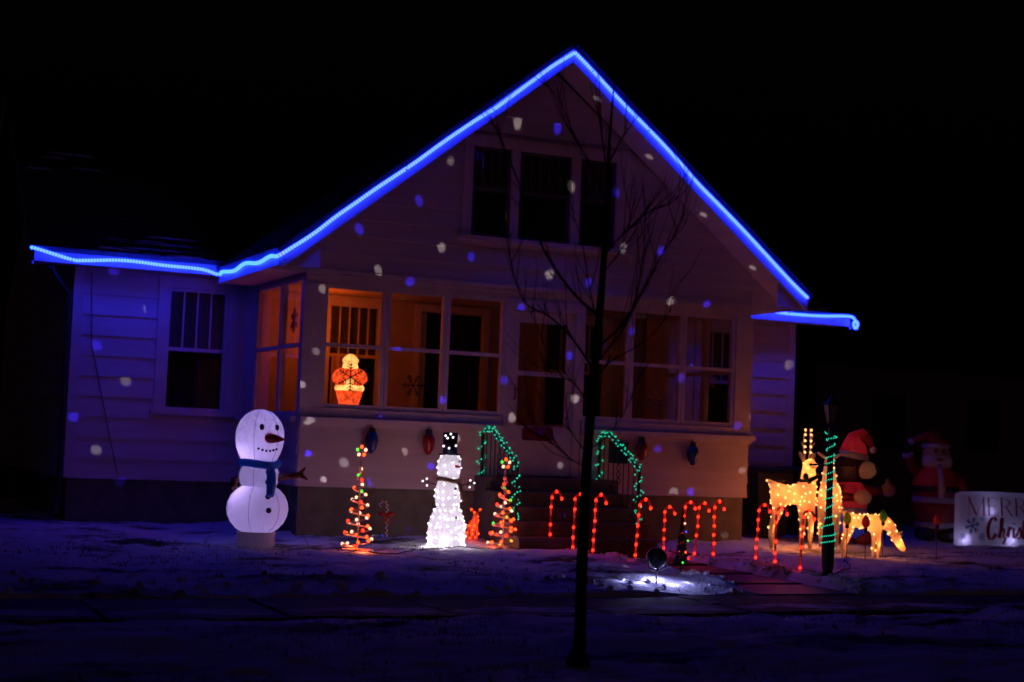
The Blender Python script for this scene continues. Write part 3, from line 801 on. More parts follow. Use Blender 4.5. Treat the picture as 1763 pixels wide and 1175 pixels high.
# snowflakes hanging in the windows
def snowflake(label, c, r, m, rot=0.0, nrm='y', group=None, arms=6):
    t = thing('snowflake', label, 'snowflake', c, 0, group)
    for k in range(arms):
        a = rot+2*PI*k/arms; b = MB()
        U = Vector((math.cos(a), 0, math.sin(a))) if nrm == 'y' else Vector((0, math.cos(a), math.sin(a)))
        V = Vector((-math.sin(a), 0, math.cos(a))) if nrm == 'y' else Vector((0, -math.sin(a), math.cos(a)))
        b.tube([U*.0, U*r], .007, 5)
        for f, l in ((.38, .22), (.62, .26), (.82, .15)):
            for s in (-1, 1): b.tube([U*r*f, U*r*(f+l*.7)+V*s*r*l], .0055, 5)
        b.build('arm', M[m], t)
    MB().tube([(0, 0, r*.9), (0, 0, r+.30)], .0015, 4).build('thread', M['flake_dark'], t)
    return t
c = px(604, 650, Y=.12); snowflake('dark snowflake in the window in front of the glowing santa', (c.x, .13, c.z), .165, 'flake_dark', R(30))
c = px(712, 664, Y=.12); snowflake('dark snowflake in the window between the glowing santa and the inner door', (c.x, .13, c.z), .14, 'flake_dark', R(0))
c = px(1130, 690, Y=.12); snowflake('pale snowflake in the window behind the foreground tree, near the corner of porch', (c.x, .13, c.z), .15, 'flake_pale', R(30))
c = px(505, 552, X=.12); snowflake('dark snowflake in the side window of the porch', (.13, c.y, c.z), .15, 'flake_dark', R(30), 'x')
c = px(1222, 655, Y=.12); snowflake('pale snowflake in the porch window at the deer end', (c.x, .13, c.z), .12, 'flake_pale', R(10))

# the glowing santa figure in the porch, on a bench
bench = thing('bench', 'low pale bench under the porch window carrying the glowing santa', 'bench', (.85, .72, .18))
MB().box((-.62, -.22, .62), (.62, .22, .70)).build('bench_top', M['inner'], bench)
for sx in (-1, 1):
    for sy in (-1, 1): MB().box((sx*.56-.03, sy*.17-.03, 0), (sx*.56+.03, sy*.17+.03, .619)).build('leg', M['inner'], bench)
p = px(600, 700, Y=.72)
sn = thing('santa_figure', 'glowing plastic santa figure inside the porch window', 'santa', (p.x, .72, .88), R(-20))
MB().lathe([(.05, 0), (.125, .005), (.13, .05), (.12, .075)], 20).build('base', M['blow_white'], sn, True)
MB().lathe([(.12, .06), (.125, .12), (.15, .2), (.165, .26)], 20).build('skirt', M['blow_red'], sn, True)
MB().lathe([(.165, .255), (.178, .275), (.178, .30), (.165, .32)], 20).build('fur_hem', M['blow_white'], sn, True)
MB().lathe([(.16, .31), (.172, .37), (.16, .45), (.12, .52), (.08, .545)], 20).build('coat', M['blow_red'], sn, True)
for s in (-1, 1): MB().tube(smooth_path([(s*.09, 0, .49), (s*.15, -.03, .45), (s*.165, -.07, .39), (s*.10, -.13, .36)], 5), [.045]*16, 12).build('arm', M['blow_red'], sn, True)
MB().ball((0, -.15, .36), (.06, .05, .045)).build('mittens', M['blow_white'], sn, True)
MB().ball((0, -.01, .58), (.085, .08, .09)).build('head', M['blow_pale'], sn, True)
MB().ball((0, -.05, .535), (.095, .07, .10)).build('beard', M['blow_white'], sn, True)
MB().lathe([(.095, .60), (.10, .615), (.095, .635), (.07, .665), (.04, .69), (.01, .70)], 18).build('cap', M['blow_white'], sn, True)
lamp(sn, (-.344, 1.237, 1.12), 11.0, (1, .12, .007), .05)  # added lamp near the back wall, spreads the orange glow through the porch
lamp(sn, (-.25, .25, .45), .9, (1, .10, .015), .05)  # added lamp behind the figure, brightens the inner window
q = MB(); n_ = 14
for i in range(n_):
    xa, xb = 1.16+.30*i/n_, 1.16+.30*(i+1)/n_; ya, yb = D-.075-.018*math.sin(i*1.6), D-.075-.018*math.sin((i+1)*1.6)
    q.hexa([(xa, ya, .90), (xb, yb, .90), (xb, yb+.004, .90), (xa, ya+.004, .90), (xa, ya, 1.64), (xb, yb, 1.64), (xb, yb+.004, 1.64), (xa, ya+.004, 1.64)])
hb(q, 'sash_panel', 'sash_glow')  # pale panel standing in for the santa's glow mirrored in the lower sash
c = px(1186, 630, Y=.16); o = tag(MB().ball((0, 0, 0), .012, 8, 6).build('dot_bead', M['b_blue'], loc=(c.x, .09, c.z)), 'glowing bead added for a blue projector dot on the window mullion near the deer end', 'light')  # glowing bead imitates one blue dot thrown by the projector

# ------------------------------------------------------------------ handrails with green light strings
def handrail(x, label, gl_label):
    t = thing('handrail', label, 'handrail', (x, -1.06, -.46), 0, 'iron handrails of the front steps')
    o = Vector((x, -1.06, -.46)); L = lambda y, z: Vector((0, y, z))-Vector((0, o.y, o.z))
    top = [L(-.02, .735), L(-.30, .735), L(-1.06, .34)]
    MB().tube(top, .016, 6).build('top_rail', M['iron'], t)
    MB().tube([L(-.02, .14), L(-.30, .14), L(-1.06, -.32)], .011, 6).build('bottom_rail', M['iron'], t)
    for y, z0, z1 in ((-.04, .18, .735), (-1.06, -.46, .345)): MB().box((-.014, y-.014-o.y, z0-o.z), (.014, y+.014-o.y, z1-o.z)).build('post', M['iron'], t)
    for k in range(7):
        y = -.16-k*.128; zt = .735 if y > -.30 else .735-(-.30-y)*.52; zb = .14 if y > -.30 else .14-(-.30-y)*.605
        if k == 3:
            zc = (zt+zb)/2
            pts = [L(y, zb)]+[L(y+.05*math.sin(a)*(1 if j < 12 else 1), zc-.16+.32*j/23) for j, a in enumerate(np.linspace(0, 4*PI, 24))]+[L(y, zt)]
            MB().tube(pts, .006, 5).tube([L(y-.05*math.sin(a), zc-.16+.32*j/23) for j, a in enumerate(np.linspace(0, 4*PI, 24))], .006, 5).build('scroll', M['iron'], t)
        else: MB().tube([L(y, zb), L(y, zt)], .007, 5).build('baluster', M['iron'], t)
    # lights: wrapped along the rail and down both posts
    g = thing('light_string', gl_label, 'light string', o, 0, 'green light strings on the handrails')
    path = []
    def wrap(a, b, turns, rad, n):
        a, b = Vector(a), Vector(b); d = (b-a).normalized(); u = d.cross(Vector((1, 0, 0))); u.normalize(); v = d.cross(u)
        for i in range(n):
            f = i/n; an = 2*PI*turns*f
            path.append(a.lerp(b, f)+u*rad*math.cos(an)+v*rad*math.sin(an))
    wrap(L(-.04, -.02), L(-.04, .72), 4.5, .045, 60)
    wrap(L(-.04, .745), L(-.32, .745), 3, .03, 30); wrap(L(-.32, .745), L(-1.06, .36), 8, .032, 90)
    wrap(L(-1.06, .34), L(-1.06, -.42), 5, .045, 60)
    for i in range(16): path.append(L(-1.04+.035*i-.03*math.sin(i), -.38+.09*math.sin(i*1.3)*(.4+.04*i)))
    MB().tube(path, .004, 4).build('cord', M['cord'], g)
    b = MB(); rnd = random.Random(int(x*10))
    for p in resample(path, .052): b.ball(p+Vector((rnd.uniform(-.012, .012), rnd.uniform(-.012, .012), rnd.uniform(-.012, .012))), .0105, 5, 4)
    for i in range(26): b.ball(L(-.04-.012*i, -.03)+Vector((rnd.uniform(-.03, .03), rnd.uniform(-.03, .03), rnd.uniform(-.03, .05)-.004*i)), .0105, 5, 4)
    tag(b.build('tiny_bulbs', M['b_teal'], g, True), kind='stuff')
handrail(2.26, 'black iron handrail of the front steps on the snowman side', 'green light string wound on the handrail behind the shorter spiral tree')
handrail(3.84, 'black iron handrail of the front steps on the deer side', 'green light string wound on the handrail behind the bare tree')
q = MB().box((-.02, -.20, -.13), (.02, .20, .13))
o = q.build('mailbox', M['black'], loc=(3.90, -.42, .52)); tag(o, 'black flat letter box on the deer side handrail', 'letter box')

# ------------------------------------------------------------------ yard decorations
def candy_cane(x, y, h, label, yaw=0.0, lean=0.0):
    z = gz(x, y)-.02
    t = thing('candy_cane', label, 'candy cane', (x, y, z), YAWC+yaw, 'red lit candy canes along the front walk')
    t.rotation_euler = (random.uniform(-.02, .02), lean+random.uniform(-.055, .05), YAWC+yaw+random.uniform(-.25, .25))
    r = .055; pts = [Vector((0, 0, zz)) for zz in np.linspace(-.03, h-r, 12)]
    pts += [Vector((r-r*math.cos(a), 0, h-r+r*math.sin(a))) for a in np.linspace(.25, PI+.35, 9)]
    b = MB().tube(pts, .0125, 8); n = 8; k = 0
    for i in range(len(pts)-1):
        for j in range(n): b.mi[i*n+j] = 1 if (i+j//2) % 4 == 0 else 0
    b.build('shaft', [M['cane'], M['cane_w']], t, True)
    zs = [h-r-.005-.105*k for k in range(6) if h-r-.105*k > .04]
    bl = [(0, 0, zz) for zz in zs]+[(r, 0, h+.004), (2*r+.004, 0, h-r-.02)]
    me = bulb_mesh('b_red', .0165, 1.25)
    dead = random.choice([None, None, 2, 4])
    for k, p in enumerate(bl): place('bulb', me if k != dead else bulb_mesh('cane', .0165, 1.25), t, (p[0]+random.uniform(-.004, .004), p[1]-.006, p[2]+random.uniform(-.008, .008)))
    lamp(t, (0, -.05, .12), .10, (1, .05, .02), .02); lamp(t, (0, -.05, .45), .16, (1, .05, .02), .02)
    return t
YAWC = -YAW
L1 = ['first', 'second', 'third', 'fourth']
for i, (x, y) in enumerate(((2.64, -1.18), (2.70, -1.66), (2.62, -2.30), (2.90, -2.72))):
    candy_cane(x, y, .65, 'red lit candy cane, %s from the steps on the spiral tree side of walk' % L1[i], 0, .02)
L2 = ['first', 'second', 'third', 'fourth', 'fifth', 'sixth', 'last']
for i, (x, y, h) in enumerate(((4.17, -1.12, .55), (4.22, -1.42, .63), (4.30, -1.60, .64), (4.36, -1.92, .64), (4.375, -2.76, .65), (4.34, -3.19, .64), (4.37, -3.60, .64))):
    candy_cane(x, y, h, 'red lit candy cane, %s from the steps on the deer side of walk' % L2[i], 0, .03)

def spiral_tree(x, y, h, rb, label, seed, turns=7.5):
    rnd = random.Random(seed); z = gz(x, y)-.01
    t = thing('spiral_tree', label, 'spiral tree', (x, y, z), rnd.uniform(0, 6), 'lit spiral trees')
    top = h-.12
    MB().tube([(0, 0, -.02), (0, 0, top+.02)], .008, 6).build('pole', M['wire'], t)
    P = []
    for i in range(160):
        f = i/159; a = 2*PI*turns*f; r = rb*(1-f)**.92+.006
        P.append(Vector((r*math.cos(a), r*math.sin(a), .03+f*(top-.10))))
    MB().tube(P, .0095, 6).build('spiral', M['wire'], t)
    MB().tube([(rb*1.05*math.cos(a), rb*1.05*math.sin(a), .012) for a in np.linspace(0, 2*PI, 28)[:-1]], .008, 6, True).build('base_ring', M['wire'], t)
    for k in range(3):
        a = 2*PI*k/3; MB().tube([(0, 0, .02), (rb*1.05*math.cos(a), rb*1.05*math.sin(a), .012)], .006, 5).build('base_spoke', M['wire'], t)
    for k, p in enumerate(resample(P, .118)):
        c = rnd.choices(['b_orange', 'b_red', 'b_pinkwhite', 'b_green', 'b_yellow'], [7, 3, 5, 1.2, .8])[0]
        place('bulb', bulb_mesh(c, .0195, 1.1), t, p+Vector((0, 0, .012)))
    # star
    st = MB(); pts = []
    for k in range(10):
        a = PI/2+k*PI/5; r = .062 if k % 2 == 0 else .027; pts.append((r*math.cos(a), r*math.sin(a)))
    so = MB()
    ux, uy = 1, 0
    so.tube([(u, 0, v) for u, v in pts], .005, 5, True); star = so.build('star', M['wire'], t, loc=(0, 0, h-.06))
    star.rotation_euler = (0, 0, -t.rotation_euler[2]-YAW)
    for k, c in enumerate(['b_orange', 'b_green', 'b_pinkwhite', 'b_orange', 'b_pinkwhite']):
        a = PI/2+k*2*PI/5; place('bulb', bulb_mesh(c, .0195, 1.1), star, (.045*math.cos(a), 0, .045*math.sin(a)))
    for zz, r, pw in ((.06, rb*.9, 1.3), (.06, -rb*.9, 1.3), (.3, .03, .35), (.55, .02, .3), (.8, .02, .2)):
        lamp(t, (r*math.cos(seed+zz*7), r*math.sin(seed+zz*7), zz), pw, (1, .16, .05), .03)  # added lamps off the bulbs, brighten the wire and the snow at the base
    return t
spiral_tree(.17, -1.70, 1.10, .155, 'lit spiral tree with bright star beside the inflatable snowman, the taller one', 3)
spiral_tree(2.07, -1.16, 1.02, .165, 'lit spiral tree with small star in front of the handrail, the shorter one', 8)

# white lit snowman with top hat
sm = thing('lit_snowman', 'white light-up mesh snowman with black top hat and tan scarf', 'snowman', (1.36, -1.22, gz(1.36, -1.22)-.01), -YAW)
body = [(.02, 0), (.20, .005), (.207, .06), (.207, .2), (.195, .29), (.165, .38), (.125, .445), (.122, .455)]
midp = [(.12, .45), (.138, .51), (.145, .59), (.138, .67), (.118, .73), (.10, .755)]
head = [(.09, .745), (.115, .79), (.126, .86), (.127, .93), (.115, .985), (.09, 1.02), (.05, 1.03)]
for nm, pr in (('body', body), ('torso', midp), ('head', head)):
    o = MB().lathe(pr, 28).build(nm, M['frost'], sm, True)
    for p, n in surf_points(o.data, {'body': 105, 'torso': 42, 'head': 30}[nm], {'body': .043, 'torso': .05, 'head': .05}[nm], 4): place('bulb', bulb_mesh('b_white', .014), o, p+n*.006)
hat = MB().lathe([(.127, 1.025), (.127, 1.037), (.084, 1.04), (.078, 1.12), (.086, 1.265), (.08, 1.272), (.01, 1.274)], 24).build('top_hat', M['black'], sm, True)
for a, zz in ((-.9, 1.22), (-1.6, 1.21), (-1.35, 1.10), (-2.2, 1.12), (-.4, 1.13), (-1.9, 1.235), (-1.2, 1.255)):
    place('bulb', bulb_mesh('b_white', .013), hat, (.088*math.cos(a-.3), .088*math.sin(a-.3), zz))
sc_ = MB().tube([(.115*math.cos(a), .115*math.sin(a), .752+.012*math.sin(2*a)) for a in np.linspace(0, 2*PI, 24)[:-1]], .026, 8, True)
sc_.tube([(.085, -.085, .75), (.13, -.13, .70), (.155, -.125, .62), (.16, -.12, .56), (.185, -.12, .53)], [.02, .025, .027, .026, .02], 8)
sc_.build('scarf', M['tan'], sm, True)
MB().lathe([(.018, 0), (.012, .05), (.002, .10)], 10, (.075, -.105, .905), (.75, -.65, -.05)).build('carrot_nose', M['nylon_orange'], sm, True)
for a in (-1.25, -.5): MB().ball((.122*math.cos(a), .122*math.sin(a), .955), .013, 8, 6).build('eye', M['black'], sm, True)
for a, rr, zz in ((-.95, .142, .66), (-.95, .14, .575), (-.95, .182, .345)): MB().ball((rr*math.cos(a), rr*math.sin(a), zz), .015, 8, 6).build('button', M['black'], sm, True)
for s in (-1, 1):
    a = MB().tube([(s*.125, 0, .69), (s*.21, -.01, .715), (s*.30, -.02, .725)], [.007, .006, .004], 5).tube([(s*.19, -.01, .71), (s*.26, -.02, .66)], [.005, .003], 5).tube([(s*.20, -.01, .712), (s*.25, -.03, .77)], [.005, .003], 5).build('twig_arm', M['bark'], sm)
    for q in ((s*.235, -.02, .68), (s*.24, -.03, .755), (s*.285, -.02, .727)): place('bulb', bulb_mesh('b_white', .012), a, q)
for zz, pw in ((.14, 1.2), (.32, .8), (.6, .9), (.88, .8)): lamp(sm, (0, 0, zz), pw*1.25, (.98, .86, 1), .05)
for a in (-1.6, -.4, -2.7, 1.57): lamp(sm, (.26*math.cos(a), .26*math.sin(a), .08), .75, (1, .82, .95), .03)  # added lamps outside the body, brighten the snow around it

# small orange deer
fd = thing('small_deer', 'small glowing orange deer figure standing beside the lit snowman', 'deer', (1.86, -.80, gz(1.86, -.80)-.005), -YAW+.35)
o = skin('body', [[((0, .05, .17), .04), ((0, -.02, .19), .048), ((0, -.05, .25), .032), ((0, -.06, .31), .034), ((0, -.115, .295), .022)],
              [((0, -.02, .19), .048), ((.035, -.03, .12), .018), ((.035, -.03, .06), .013), ((.035, -.03, 0), .012)], [((0, -.02, .19), .048), ((-.035, -.03, .12), .018), ((-.035, -.03, .06), .013), ((-.035, -.03, 0), .012)],
              [((0, .05, .17), .04), ((.035, .08, .11), .02), ((.035, .085, 0), .012)], [((0, .05, .17), .04), ((-.035, .08, .11), .02), ((-.035, .085, 0), .012)]], 'fawn', fd, 1)
for p, n in surf_points(o.data, 22, .045, 5): place('bulb', bulb_mesh('b_orange', .013), o, p+n*.004)
for s in (-1, 1):
    e = MB().ball((s*.05, -.05, .355), (.018, .008, .03), 8, 6, (s*.8, 0, .8)).build('ear', M['fawn'], fd, True); place('bulb', bulb_mesh('b_orange', .011), e, (s*.052, -.06, .36))
lamp(fd, (0, -.14, .12), .22, (1, .14, .02), .03); lamp(fd, (0, -.02, .19), .18, (1, .16, .03), .02)

# ------------------------------------------------------------------ frosted deer
def deer(label, loc, rz, sc_, kind, seed, nb):
    t = thing('lit_deer', label, 'deer', loc, rz, 'frosted light-up deer on the lawn')
    S = lambda x, y, z: (x*sc_, y*sc_, z*sc_)
    r = lambda v: v*sc_; hx = -.33 if kind != 'buck' else -.22
    hip, belly, chest = S(-.33 if kind != 'buck' else -.22, 0, .68), S(-.06, 0, .66), S(.20 if kind != 'buck' else .24, 0, .69)
    ch = [[(hip, r(.125)), (belly, r(.125)), (chest, r(.15))]]
    if kind == 'buck':
        ch[0] += [(S(.21, -.02, .84), r(.115)), (S(.195, -.03, .98), r(.086)), (S(.19, -.045, 1.08), r(.074)), (S(.175, -.125, 1.06), r(.056)), (S(.165, -.20, 1.01), r(.032))]
    elif kind == 'doe':
        ch[0] += [(S(.29, 0, .82), r(.10)), (S(.34, 0, .97), r(.07)), (S(.37, 0, 1.07), r(.065)), (S(.45, 0, 1.06), r(.05)), (S(.54, 0, 1.02), r(.034))]
    else:
        ch[0] += [(S(.37, 0, .69), r(.12)), (S(.52, 0, .52), r(.095)), (S(.63, 0, .36), r(.085)), (S(.72, 0, .22), r(.065)), (S(.79, 0, .155), r(.045))]
    for s in (-1, 1):
        ch.append([(chest, r(.15)), (S(.20, s*.085, .52), r(.062)), (S(.215, s*.085, .32), r(.04)), (S(.20, s*.085, .03), r(.028)), (S(.205, s*.085, 0), r(.03))])
        k = .07*s if kind != 'doe' else 0
        ch.append([(hip, r(.125)), (S(hx-.01+k, s*.085, .50), r(.075)), (S(hx-.04+k, s*.085, .38), r(.052)), (S(hx-.10+k, s*.085, .27), r(.036)), (S(hx-.09+k, s*.085, .03), r(.027)), (S(hx-.08+k, s*.085, 0), r(.03))])
    ch.append([(hip, r(.125)), (S(hx-.10, 0, .80), r(.035)), (S(hx-.18, 0, .84), r(.02))])
    o = skin('body', ch, 'deer', t, 2)
    for p, n in surf_points(o.data, nb, .054*max(sc_, .75), seed, .12*sc_): place('bulb', bulb_mesh('b_warm', .015), o, p+n*.005)
    hd = {'buck': (.19, -.03, 1.09), 'doe': (.36, 0, 1.09), 'fawn': (.60, 0, .42)}[kind]
    for s in (-1, 1):
        if kind == 'buck': c, ax = (hd[0]+s*.085, hd[1]+.02, hd[2]+.05), (s*.5, .1, .8)
        elif kind == 'doe': c, ax = (hd[0]-.03, s*.095, hd[2]+.04), (-.2, s*.8, .55)
        else: c, ax = (hd[0]+.04, s*.08, hd[2]+.05), (.3, s*.6, .6)
        MB().ball(S(*c), S(.032, .018, .075), 10, 6, ax).build('ear', M['deer'], t, True)
    if kind == 'buck':
        for s in (-1, 1):
            a = MB().tube([S(hd[0]+s*.03, 0, 1.13), S(hd[0]+s*.055, .01, 1.25), S(hd[0]+s*.05, .01, 1.38), S(hd[0]+s*.03, 0, 1.49)], [r(.012), r(.011), r(.009), r(.006)], 6).tube([S(hd[0]+s*.055, .01, 1.26), S(hd[0]+s*.11, -.02, 1.33)], [r(.009), r(.006)], 5).tube([S(hd[0]+s*.05, .01, 1.36), S(hd[0]+s*.085, -.02, 1.42)], [r(.008), r(.005)], 5).build('antler', M['wire'], t)
            for zz in (1.20, 1.27, 1.345, 1.42, 1.48): place('bulb', bulb_mesh('b_warm', .0165), a, S(hd[0]+s*.045, -.012, zz))
        MB().tube([S(.215+.105*math.cos(a), -.02+.10*math.sin(a), .88+.04*math.cos(a)) for a in np.linspace(0, 2*PI, 20)[:-1]], r(.028), 8, True).build('collar', M['tinsel'], t, True)
        MB().ball(S(.08, -.13, .90), S(.05, .03, .04), 8, 6, (1, 0, .3)).ball(S(.14, -.14, .85), S(.05, .03, .03), 8, 6, (1, 0, -.8)).build('bow', M['tinsel'], t, True)
    if kind == 'fawn':
        a = MB().tube([S(.66, 0, .36), S(.74, -.01, .44)], [r(.014), r(.006)], 5).tube([S(.66, .03, .37), S(.70, .06, .47)], [r(.014), r(.006)], 5).build('antler', M['deer'], t)
    P = ((hx, 0, .66), (-.05, 0, .66), (.2, 0, .68), (.20, -.02, .90), (.19, -.05, 1.05)) if kind != 'fawn' else ((-.33, 0, .66), (0, 0, .66), (.3, 0, .64), (.66, 0, .28))
    for q in P: lamp(t, S(*q), 2.1*sc_, (1, .25, .045), .05)
    for q in ((.23, -.17, .26), (-.30, -.17, .26), (.0, -.24, .20)): lamp(t, S(*q), 2.0*sc_, (1, .22, .035), .03)  # added lamps floating outside the body, throw orange onto the snow
    return t
deer('standing light-up buck with tall lit antlers, head turned to the street', (6.12, -.92, gz(6.12, -.92)), R(2), 1.0, 'buck', 11, 96)
deer('light-up doe standing behind the lamp post, facing the street', (7.00, -.45, gz(7.00, -.45)), R(-128), 1.04, 'doe', 12, 90)
deer('small light-up deer grazing with its muzzle near the snow', (6.30, -2.15, gz(6.30, -2.15)), R(-8), .66, 'fawn', 13, 54)

# ------------------------------------------------------------------ lamp post
lx, ly = 4.36, -4.10; lz = gz(lx, ly)-.03
lp = thing('lamp_post', 'black yard lamp post wound with teal lights, lantern unlit', 'lamp post', (lx, ly, lz), -YAW)
MB().lathe([(.075, 0), (.075, .04), (.05, .06), (.062, .12), (.066, .35), (.058, .50), (.045, .56), (.034, .60), (.031, 1.50), (.042, 1.52), (.03, 1.55)], 16).build('post', M['iron'], lp, True)
MB().tube([(-.20, 0, 1.14), (.22, 0, 1.14)], .009, 6).ball((-.20, 0, 1.14), .014, 8, 6).ball((.22, 0, 1.14), .014, 8, 6).build('cross_bar', M['iron'], lp)
ln = MB().lathe([(.03, 1.545), (.055, 1.565), (.055, 1.575)], 6).lathe([(.095, 1.745), (.098, 1.757), (.05, 1.80), (.022, 1.835), (.022, 1.85), (.008, 1.87), (.004, 1.905)], 6)
for k in range(6):
    a = 2*PI*k/6; ln.tube([(.053*math.cos(a), .053*math.sin(a), 1.57), (.09*math.cos(a), .09*math.sin(a), 1.75)], .006, 5)
ln = ln.build('lantern', M['iron'], lp)
for k in range(6):
    a0, a1 = 2*PI*k/6, 2*PI*(k+1)/6
    MB().add([(.05*math.cos(a0), .05*math.sin(a0), 1.575), (.05*math.cos(a1), .05*math.sin(a1), 1.575), (.086*math.cos(a1), .086*math.sin(a1), 1.745), (.086*math.cos(a0), .086*math.sin(a0), 1.745)], [(0, 1, 2, 3)]).build('pane', M['lampglass'], ln)
gs = thing('light_string', 'teal light string spiralling up the black lamp post', 'light string', (lx, ly, lz), -YAW)
path = []
for i in range(260):
    f = i/259; zz = .30+1.19*f+.012*math.sin(f*37); a = 2*PI*13.5*f+.8*math.sin(f*9)
    rr = (.064 if zz < .55 else .036 if zz < 1.40 else .052)+.006
    path.append(Vector((rr*math.cos(a), rr*math.sin(a), zz)))
MB().tube(path, .004, 4).build('cord', M['cord'], gs)
b = MB()
for p in resample(path, .024): b.ball(p, .0075, 5, 4)
tag(b.build('tiny_bulbs', M['b_teal'], gs, True), kind='stuff')

# projector on its stake, facing the house
pc = px(1131, 962, Y=-4.57)
pj = thing('light_projector', 'round black projector lamp on a stake at the edge of the snow', 'projector', (pc.x, -4.57, gz(pc.x, -4.57)))
hz = pc.z-pj.location.z
n = Vector((.36, .92, .10)).normalized()
MB().lathe([(.02, -.028), (.075, -.025), (.09, -.012), (.098, .0), (.098, .05), (.085, .052), (.085, .03), (.01, .028)], 28, (0, 0, hz), n).build('housing', M['black'], pj, True)
MB().lathe([(.08, .034), (.08, .038)], 24, (0, 0, hz), n).build('lens', M['lens'], pj, True)
MB().tube([(0, 0, -.12), (0, 0, hz-.12), (0, -.02, hz-.09)], [.006, .009, .012], 6).build('stake', M['iron'], pj)
MB().tube([(-.1, 0, hz), (-.09, -.01, hz-.09), (0, -.02, hz-.11), (.09, -.01, hz-.09), (.1, 0, hz)], .008, 6).build('bracket', M['iron'], pj)
LENS = Vector((pc.x, -4.57, pc.z))+n*.06
dots_w = [(891,212),(776,277),(983,322),(868,377),(760,426),(1073,424),(650,464),(946,472),(1155,518),(555,497),(543,605),(695,778),(592,797),(786,755),(965,802),(1278,810),(1160,847),(1247,922),(990,687),(882,720),(1105,575),(1110,648),(812,637),(525,722),(730,555),(640,868)]
dots_w2 = [(255,533),(217,657),(310,768),(165,775),(1358,628)]
dots_w3 = [(1028,172),(1118,278),(1210,378),(1293,470)]
dots_b = [(960,221),(721,345),(618,394),(811,442),(705,484),(1013,486),(1138,432),(1217,522),(1060,332),(897,530),(685,603),(868,655),(763,690),(660,716),(980,614),(1088,572),(1172,652),(1060,695),(1270,733),(1132,773),(742,803),(638,830),(706,912),(930,744),(832,285),(1190,847),(940,875)]
dots_b2 = [(210,830),(165,595),(270,703),(125,718),(195,465)]
def beam(target, col, power, size=1.0):
    d = bpy.data.lights.new('beam', 'SPOT'); d.color = col; d.shadow_soft_size = .004
    v = Vector(target)-LENS; dist = v.length
    d.energy = power*dist*dist; d.spot_size = max(R(1.02), 2*.060*size/dist); d.spot_blend = .8
    o = bpy.data.objects.new('beam', d); COL.objects.link(o)
    o.parent = pj; o.location = LENS-Vector(pj.location); o.rotation_euler = v.to_track_quat('-Z', 'Y').to_euler()
rnd = random.Random(2)
for L_, Y_, c, pw in ((dots_w, -.02, (1, .95, .92), 15), (dots_w2, D-.02, (1, .95, 1), 8), (dots_w3, -.3, (1, .95, .9), 15), (dots_b, -.02, (.035, .022, 1), 42), (dots_b2, D-.02, (.035, .022, 1), 32)):
    for x, y in L_: beam(px(x, y, Y=Y_), c, pw*rnd.uniform(.55, 1.25), rnd.uniform(.85, 1.15))
for k in range(5): # stray beams into the snow
    beam(px(940+k*45+rnd.uniform(-9, 9), 962+k*5, z=-.6), (1, .95, 1), 14, .6)
for x, y in ((1262, 973), (1285, 990), (1330, 960)): beam(px(x, y, z=-.62), (.035, .022, 1), 22, .7)

for q, pw in (((.06, .12, .07), 1.3), ((.16, -.05, .06), .7), ((-.16, -.02, .06), .7), ((-.34, .04, .05), .25), ((.34, .0, .05), .25)): lamp(pj, q, pw*1.6, (.42, .40, 1), .02)  # added lamps close to the ground, make the bright patch on the snow

# little dark tree at the corner of the walk
mt = thing('mini_tree', 'little dark artificial tree with a few coloured bulbs beside the front walk', 'christmas tree', (2.79, -3.86, gz(2.79, -3.86)))
MB().tube([(0, 0, -.03), (0, 0, .62)], [.012, .006], 6).build('trunk', M['bark'], mt)
b = MB(); rnd = random.Random(4)
for _ in range(900):
    f = rnd.random()**1.3; a = rnd.uniform(0, 2*PI); r = .085*(1-f)+.008; zz = .07+f*.56
    p = Vector((0, 0, zz)); q = p+Vector((math.cos(a)*r, math.sin(a)*r, rnd.uniform(-.03, .02)))
    s = Vector((-math.sin(a), math.cos(a), rnd.uniform(-1, 1)))*.007
    b.add([p.lerp(q, .3)-s, p.lerp(q, .3)+s, q], [(0, 1, 2)])
tag(b.build('needles', M['tinsel'], mt), kind='stuff')
for zz, a, c in ((.48, -1.5, 'b_pinkwhite'), (.40, -1.3, 'b_blue'), (.31, -.6, 'b_green'), (.14, -.9, 'b_red'), (.10, -1.9, 'b_green'), (.20, -1.5, 'b_orange')):
    place('bulb', bulb_mesh(c, .012), mt, (.09*(1-zz)*math.cos(a), .09*(1-zz)*math.sin(a), zz))

# bulbs on stakes around the small deer
def stake_bulb(bx, by, tx, ty, m, label, glow=None):
    p = px(bx, by, z=-.60); z = gz(p.x, p.y); top = px(tx, ty, Y=p.y)
    t = thing('stake_bulb', label, 'ornament', (p.x, p.y, z), -YAW, 'bulb ornaments on stakes by the deer')
    h = top.z-z
    MB().tube([(0, 0, -.05), (0, 0, h-.09)], .005, 5).build('stake', M['iron'], t)
    MB().lathe([(.018, -.09), (.022, -.08), (.022, -.05), (.018, -.045)], 10, (0, 0, h)).build('socket', M['black'], t, True)
    MB().lathe([(.02, -.045), (.042, -.02), (.05, .01), (.042, .045), (.022, .08), (.004, .10)], 14, (0, 0, h)).build('glass_bulb', M[m], t, True)
    lamp(t, (0, 0, h+.02), glow or .02, (1, .8, .6), .01)  # lamp added inside, imitates light shining through from behind
    return t
stake_bulb(1457, 968, 1462, 896, 'orn_yellow', 'yellow bulb on a stake in front of the grazing deer rump')
stake_bulb(1489, 970, 1487, 902, 'orn_redglow', 'red bulb on a stake in front of the grazing deer belly')
stake_bulb(1519, 964, 1524, 892, 'orn_green', 'green bulb on a stake in front of the grazing deer neck')
stake_bulb(1612, 962, 1612, 898, 'orn_redglow', 'red bulb on a stake in front of the inflatable santa boots', .004)

